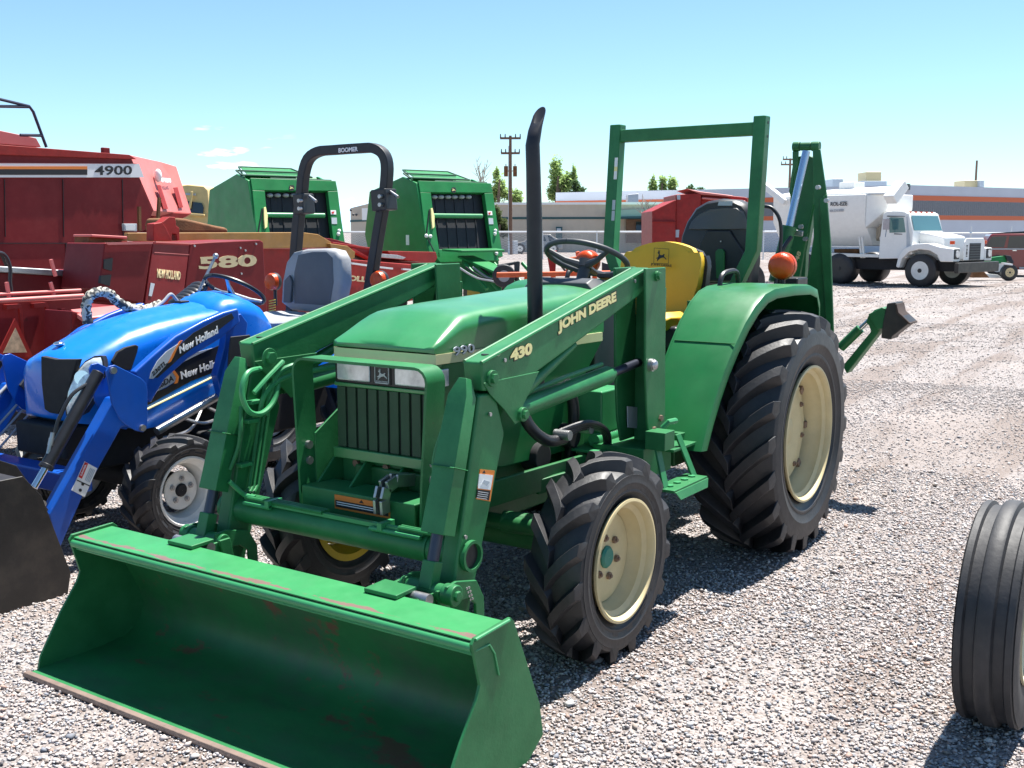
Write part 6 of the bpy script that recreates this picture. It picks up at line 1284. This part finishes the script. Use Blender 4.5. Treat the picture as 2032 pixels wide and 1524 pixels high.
def bare(name, label, u, dist, base_v, tips, seed):
    p = DD(u, 500, dist); p.z = 0; Tt = thing(name, label, 'tree', tuple(p)); rg = random.Random(seed); b = mb(); k0 = DD(u, base_v, dist)
    b.tube([p, k0], [.2, .12], 8)
    for tu, tv in tips:
        e_ = DD(tu, tv, dist); m_ = (k0+e_)/2+V(rg.uniform(-.2, .2), rg.uniform(-.2, .2), -.1); b.tube([k0, m_, e_], [.09, .05, .015], 6)
        for j in range(4):
            f = rg.uniform(.3, .9); q = k0+(e_-k0)*f; b.tube([q, q+V(rg.uniform(-.5, .5), rg.uniform(-.5, .5), rg.uniform(.3, .8))], [.03, .01], 5)
    b.build('trunk', mat('pale_bark', (.30, .26, .22), .9), Tt)
bare('bare_tree', 'leafless tree with pale forked branches left of the utility pole', 957, 92, 385, [(945, 315), (950, 330), (963, 325), (968, 318), (940, 325), (958, 340)], 3)
bare('bare_tree', 'leafless small tree beside the red machine inside the roll bar', 1290, 70, 440, [(1270, 400), (1280, 395), (1262, 415), (1300, 410), (1306, 425)], 5)

# ---- single ribbed wheel at the right edge
RW = thing('ribbed_front_wheel', 'narrow black ribbed front tyre cut off by the right edge', 'wheel', (1.50, 2.008, 0))
Rr, hw = .360, .083; pr = [(.21, -.075), (.25, -.088), (.31, -.092), (.345, -.086)]
yy_ = [-.084, -.080, -.062, -.056, -.050, -.028, -.022, -.014, .014, .022, .028, .050, .056, .062, .080, .084]
rr2 = [v_-.010 for v_ in (.352, .362, .362, .350, .350, .352, .368, .372, .372, .368, .352, .350, .350, .362, .362, .352)]
pr += list(zip(rr2, yy_))+[(.345, .086), (.31, .092), (.25, .088), (.21, .075)]
mb().rev(pr, (1.50, 2.022, Rr), 'Y', 96).build('tyre', mat('dusty_tyre', (.026, .026, .029), .6, noise=.2, nscale=10, dust=.25, dustcol=(.09, .08, .075), bump=.1), RW, smooth=28)
mb().rev([(.214, .080), (.214, .088), (.203, .086), (.198, .06), (.17, .04), (.16, -.02), (.205, -.08), (.214, -.085)], (1.50, 2.022, Rr), 'Y', 56).build('rim', mat('cream_rim', (.62, .56, .38), .45), RW)
mb().rev([(.001, .03), (.05, .03), (.06, .0), (.12, .0), (.165, .02), (.165, -.01), (.001, -.01)], (1.50, 2.022, Rr), 'Y', 40).build('wheel_disc', mat('cream_disc', (.62, .56, .38), .45), RW)
mb().cyl((1.50, 2.04, Rr), (1.50, 2.32, Rr), .022).build('stub_axle', M['blackm'], RW); mb().rev([(.001, .05), (.03, .05), (.045, .03), (.045, -.02)], (1.50, 2.03, Rr), 'Y', 24).build('hub', M['blackm'], RW)
# =================================================================== GROUND
gm = bpy.data.materials.new('gravel_yard'); gm.use_nodes = True; t = gm.node_tree; pb_ = t.nodes['Principled BSDF']; pb_.inputs['Roughness'].default_value = .9; pb_.inputs['Specular IOR Level'].default_value = .2
tcn = nd(t, 'ShaderNodeTexCoord')
vo = nd(t, 'ShaderNodeTexVoronoi'); vo.inputs['Scale'].default_value = 75; t.links.new(tcn.outputs[3], vo.inputs[0])
cr = nd(t, 'ShaderNodeValToRGB'); e = cr.color_ramp.elements; e[0].position = 0; e[0].color = (.11, .09, .085, 1); e[1].position = 1; e[1].color = (.37, .33, .32, 1)
for ps, c_ in ((.3, (.30, .265, .245, 1)), (.6, (.33, .29, .28, 1)), (.8, (.23, .23, .24, 1))): q = e.new(ps); q.color = c_
sepc = nd(t, 'ShaderNodeSeparateColor'); t.links.new(vo.outputs['Color'], sepc.inputs[0]); t.links.new(sepc.outputs[0], cr.inputs[0])
# dirt patches and wheel tracks
nz = nd(t, 'ShaderNodeTexNoise'); nz.inputs['Scale'].default_value = .55; nz.inputs['Detail'].default_value = 7; nz.inputs['Roughness'].default_value = .65; t.links.new(tcn.outputs[3], nz.inputs[0])
mr = nd(t, 'ShaderNodeMapRange'); mr.inputs[1].default_value = .50; mr.inputs[2].default_value = .66; mr.inputs[4].default_value = .75; t.links.new(nz.outputs[0], mr.inputs[0])
mx = nd(t, 'ShaderNodeMix', data_type='RGBA'); mx.inputs[7].default_value = (.35, .305, .285, 1); t.links.new(mr.outputs[0], mx.inputs[0]); t.links.new(cr.outputs[0], mx.inputs[6])
mp2 = nd(t, 'ShaderNodeMapping'); mp2.inputs[2].default_value = (0, 0, R(-75)); mp2.inputs[3].default_value = (.16, 1.5, 1); t.links.new(tcn.outputs[3], mp2.inputs[0])
nz2 = nd(t, 'ShaderNodeTexNoise'); nz2.inputs['Scale'].default_value = 1.4; nz2.inputs['Detail'].default_value = 6; nz2.inputs['Distortion'].default_value = .6; t.links.new(mp2.outputs[0], nz2.inputs[0])
mr2 = nd(t, 'ShaderNodeMapRange'); mr2.inputs[1].default_value = .48; mr2.inputs[2].default_value = .58; mr2.inputs[4].default_value = .6; t.links.new(nz2.outputs[0], mr2.inputs[0])
mx2 = nd(t, 'ShaderNodeMix', data_type='RGBA'); mx2.inputs[7].default_value = (.17, .13, .11, 1); t.links.new(mr2.outputs[0], mx2.inputs[0]); t.links.new(mx.outputs[2], mx2.inputs[6]); vs_ = nd(t, 'ShaderNodeVectorMath', operation='SUBTRACT'); vs_.inputs[1].default_value = (-3.4, .75, 0); t.links.new(tcn.outputs[3], vs_.inputs[0])
vl_ = nd(t, 'ShaderNodeVectorMath', operation='MULTIPLY'); vl_.inputs[1].default_value = (.36, .95, 0); t.links.new(vs_.outputs[0], vl_.inputs[0]); vn_ = nd(t, 'ShaderNodeVectorMath', operation='LENGTH'); t.links.new(vl_.outputs[0], vn_.inputs[0])
ma_ = nd(t, 'ShaderNodeMath', operation='MULTIPLY_ADD'); ma_.inputs[1].default_value = 1.6; t.links.new(nz.outputs[0], ma_.inputs[0]); t.links.new(vn_.outputs['Value'], ma_.inputs[2])
mr3 = nd(t, 'ShaderNodeMapRange'); mr3.inputs[1].default_value = 1.75; mr3.inputs[2].default_value = 1.15; mr3.inputs[4].default_value = .45; t.links.new(ma_.outputs[0], mr3.inputs[0])
mx3 = nd(t, 'ShaderNodeMix', data_type='RGBA'); mx3.inputs[7].default_value = (.22, .18, .16, 1); t.links.new(mr3.outputs[0], mx3.inputs[0]); t.links.new(mx2.outputs[2], mx3.inputs[6]); t.links.new(mx3.outputs[2], pb_.inputs['Base Color'])
bp = nd(t, 'ShaderNodeBump'); bp.inputs['Strength'].default_value = .9; bp.inputs['Distance'].default_value = .012; t.links.new(vo.outputs['Distance'], bp.inputs['Height']); bp.invert = True
bp2 = nd(t, 'ShaderNodeBump'); bp2.inputs['Strength'].default_value = .8; bp2.inputs['Distance'].default_value = .10; t.links.new(nz2.outputs[0], bp2.inputs['Height']); t.links.new(bp.outputs[0], bp2.inputs['Normal']); t.links.new(bp2.outputs[0], pb_.inputs['Normal'])
# one sheet, fine near the machines, reaching the horizon
def height(x, y):
    r_ = np.hypot(x-1, y); act = np.clip((r_-5)/6, 0, 1)*np.clip((90-r_)/30, 0, 1)
    h = .016*np.sin(x*1.7+.8*np.sin(y*.6))*np.sin(y*.9+x*.35)+.012*np.sin(x*3.9+y*1.1)*np.sin(y*2.3-x*.4)+.010*np.sin(x*7.1+1.5*np.sin(y*1.9))
    return act*h
g1 = np.concatenate([-np.geomspace(9000, 26, 22), np.linspace(-25, 9, 341), np.geomspace(10, 9000, 22)])
g2 = np.concatenate([-np.geomspace(9000, 19, 22), np.linspace(-18, 8, 261), np.geomspace(9, 9000, 22)])
X_, Y_ = np.meshgrid(g1, g2, indexing='ij'); Z_ = height(X_, Y_)-.002
nx_, ny_ = X_.shape; co = np.stack([X_, Y_, Z_], -1).reshape(-1, 3).astype(np.float32)
ii = np.arange(nx_*ny_).reshape(nx_, ny_); fq = np.stack([ii[:-1, :-1], ii[1:, :-1], ii[1:, 1:], ii[:-1, 1:]], -1).reshape(-1, 4)
def npmesh(name, co, faces, mat_):
    me = bpy.data.meshes.new(name); k = faces.shape[1]; me.vertices.add(len(co)); me.vertices.foreach_set('co', co.ravel()); me.loops.add(faces.size); me.loops.foreach_set('vertex_index', faces.ravel().astype(np.int32))
    me.polygons.add(len(faces)); me.polygons.foreach_set('loop_start', np.arange(0, faces.size, k, dtype=np.int32)); me.polygons.foreach_set('loop_total', np.full(len(faces), k, dtype=np.int32)); me.update(); me.validate(); me.materials.append(mat_)
    o_ = bpy.data.objects.new(name, me); COL.objects.link(o_); return o_, me
go, gme = npmesh('ground', co, fq, gm); gme.shade_smooth(); tag(go, 'pale pinkish gravel yard with brown wheel tracks', 'ground', kind='structure')
# loose gravel: one mesh of small stones
def stones():
    C = np.array([CAM.x, CAM.y]); pts = []
    for r0, r1, dens in ((1.6, 5.0, 8400), (5.0, 7.5, 5200), (7.5, 12, 1700), (12, 20, 330), (20, 36, 70)):
        th0, th1 = YAW-R(43), YAW+R(43); n = int((th1-th0)/2*(r1*r1-r0*r0)*dens)
        r_ = np.sqrt(RNG.uniform(r0*r0, r1*r1, n)); a_ = RNG.uniform(th0, th1, n); pts.append(np.stack([C[0]+r_*np.cos(a_), C[1]+r_*np.sin(a_), r_], 1))
    P = np.concatenate(pts)
    # thinner cover at dirt patches
    f = np.sin(P[:, 0]*2.1+1.3*np.sin(P[:, 1]*1.7))*np.sin(P[:, 1]*2.6+P[:, 0]*.8); keep = RNG.uniform(0, 1, len(P)) < np.clip(.95-.55*np.clip(f, 0, 1)-.25*(P[:, 0] > 2.9), .2, 1); P = P[keep]
    q = np.hypot((P[:, 0]+3.4)*.36, (P[:, 1]-.75)*.95); P = P[RNG.uniform(0, 1, len(P)) < np.clip(.45+.5*q, .3, 1)]
    n = len(P); dist = P[:, 2]
    s = RNG.lognormal(-.05, .36, n)*.0057*(1+np.clip(dist-7, 0, 30)*.055)
    base = np.array([[1, 0, 0], [-1, 0, 0], [0, 1, 0], [0, -1, 0], [0, 0, 1], [0, 0, -1]], float)
    v = np.repeat(base[None], n, 0)*RNG.uniform(.65, 1.25, (n, 6, 1)); v += RNG.normal(0, .16, v.shape); v[:, :, 2] *= .62; v[:, :, 0] *= RNG.uniform(.8, 1.5, (n, 1))
    a_ = RNG.uniform(0, 2*np.pi, n); ca, sa = np.cos(a_)[:, None], np.sin(a_)[:, None]; x, y = v[:, :, 0]*ca-v[:, :, 1]*sa, v[:, :, 0]*sa+v[:, :, 1]*ca
    til = RNG.normal(0, .35, n)[:, None]; z = v[:, :, 2]*np.cos(til)+x*np.sin(til); x = x*np.cos(til)-v[:, :, 2]*np.sin(til)
    zz_ = height(P[:, 0], P[:, 1]); v = np.stack([P[:, 0:1]+x*s[:, None], P[:, 1:2]+y*s[:, None], (zz_+s*RNG.uniform(.05, .45, n))[:, None]+z*s[:, None]], -1)
    tri = np.array([[0, 2, 4], [2, 1, 4], [1, 3, 4], [3, 0, 4], [2, 0, 5], [1, 2, 5], [3, 1, 5], [0, 3, 5]]); F_ = (tri[None]+(np.arange(n)*6)[:, None, None]).reshape(-1, 3)
    pal = np.array([[.62, .54, .52], [.70, .63, .60], [.52, .45, .43], [.40, .40, .43], [.28, .29, .33], [.52, .36, .30], [.38, .31, .27], [.76, .72, .70], [.17, .16, .17]]); pw = np.array([.28, .24, .15, .09, .045, .045, .06, .09, .008]); pw = pw/pw.sum()
    cidx = RNG.choice(len(pal), n, p=pw); colr = pal[cidx]*RNG.uniform(.82, 1.15, (n, 1))*.72*np.array([.985, 1.0, 1.005]); k_ = np.clip((dist-7)/8, 0, .75)[:, None]; colr = colr*(1-k_)+np.array([.36, .325, .31])*k_; return v.reshape(-1, 3).astype(np.float32), F_, np.repeat(colr, 6, 0)
vv, FF, cc_ = stones()
smt = bpy.data.materials.new('stone'); smt.use_nodes = True; t = smt.node_tree; pb_ = t.nodes['Principled BSDF']; pb_.inputs['Roughness'].default_value = .85; pb_.inputs['Specular IOR Level'].default_value = .25
at = nd(t, 'ShaderNodeAttribute', attribute_name='stone_colour'); t.links.new(at.outputs[0], pb_.inputs['Base Color'])
so, sme = npmesh('loose_gravel', vv, FF, smt); ca_ = sme.color_attributes.new('stone_colour', 'FLOAT_COLOR', 'POINT'); ca_.data.foreach_set('color', np.concatenate([cc_, np.ones((len(cc_), 1))], 1).astype(np.float32).ravel())
tag(so, 'loose pebbles of white, pink and grey gravel covering the yard', 'gravel', kind='stuff')
# distant hill, its pale blue-grey colour painted in place of aerial haze
hm = mat('hill_haze_blue', (.30, .40, .50), .95, noise=.08, nscale=.01); P = []
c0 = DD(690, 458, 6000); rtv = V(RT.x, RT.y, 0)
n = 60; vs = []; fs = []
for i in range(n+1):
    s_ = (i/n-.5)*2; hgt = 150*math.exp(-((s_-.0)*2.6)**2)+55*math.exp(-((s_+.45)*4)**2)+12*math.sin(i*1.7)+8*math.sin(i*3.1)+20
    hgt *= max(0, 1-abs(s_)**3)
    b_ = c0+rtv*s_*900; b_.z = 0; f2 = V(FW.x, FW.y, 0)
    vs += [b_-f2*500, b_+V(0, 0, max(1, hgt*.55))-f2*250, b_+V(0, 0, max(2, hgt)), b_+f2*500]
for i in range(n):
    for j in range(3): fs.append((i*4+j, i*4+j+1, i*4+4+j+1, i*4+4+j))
tag(mb().add(vs, fs).build('hills', hm, smooth=60), 'distant haze-tinted blue mountain between the two round balers', 'hill', kind='structure')
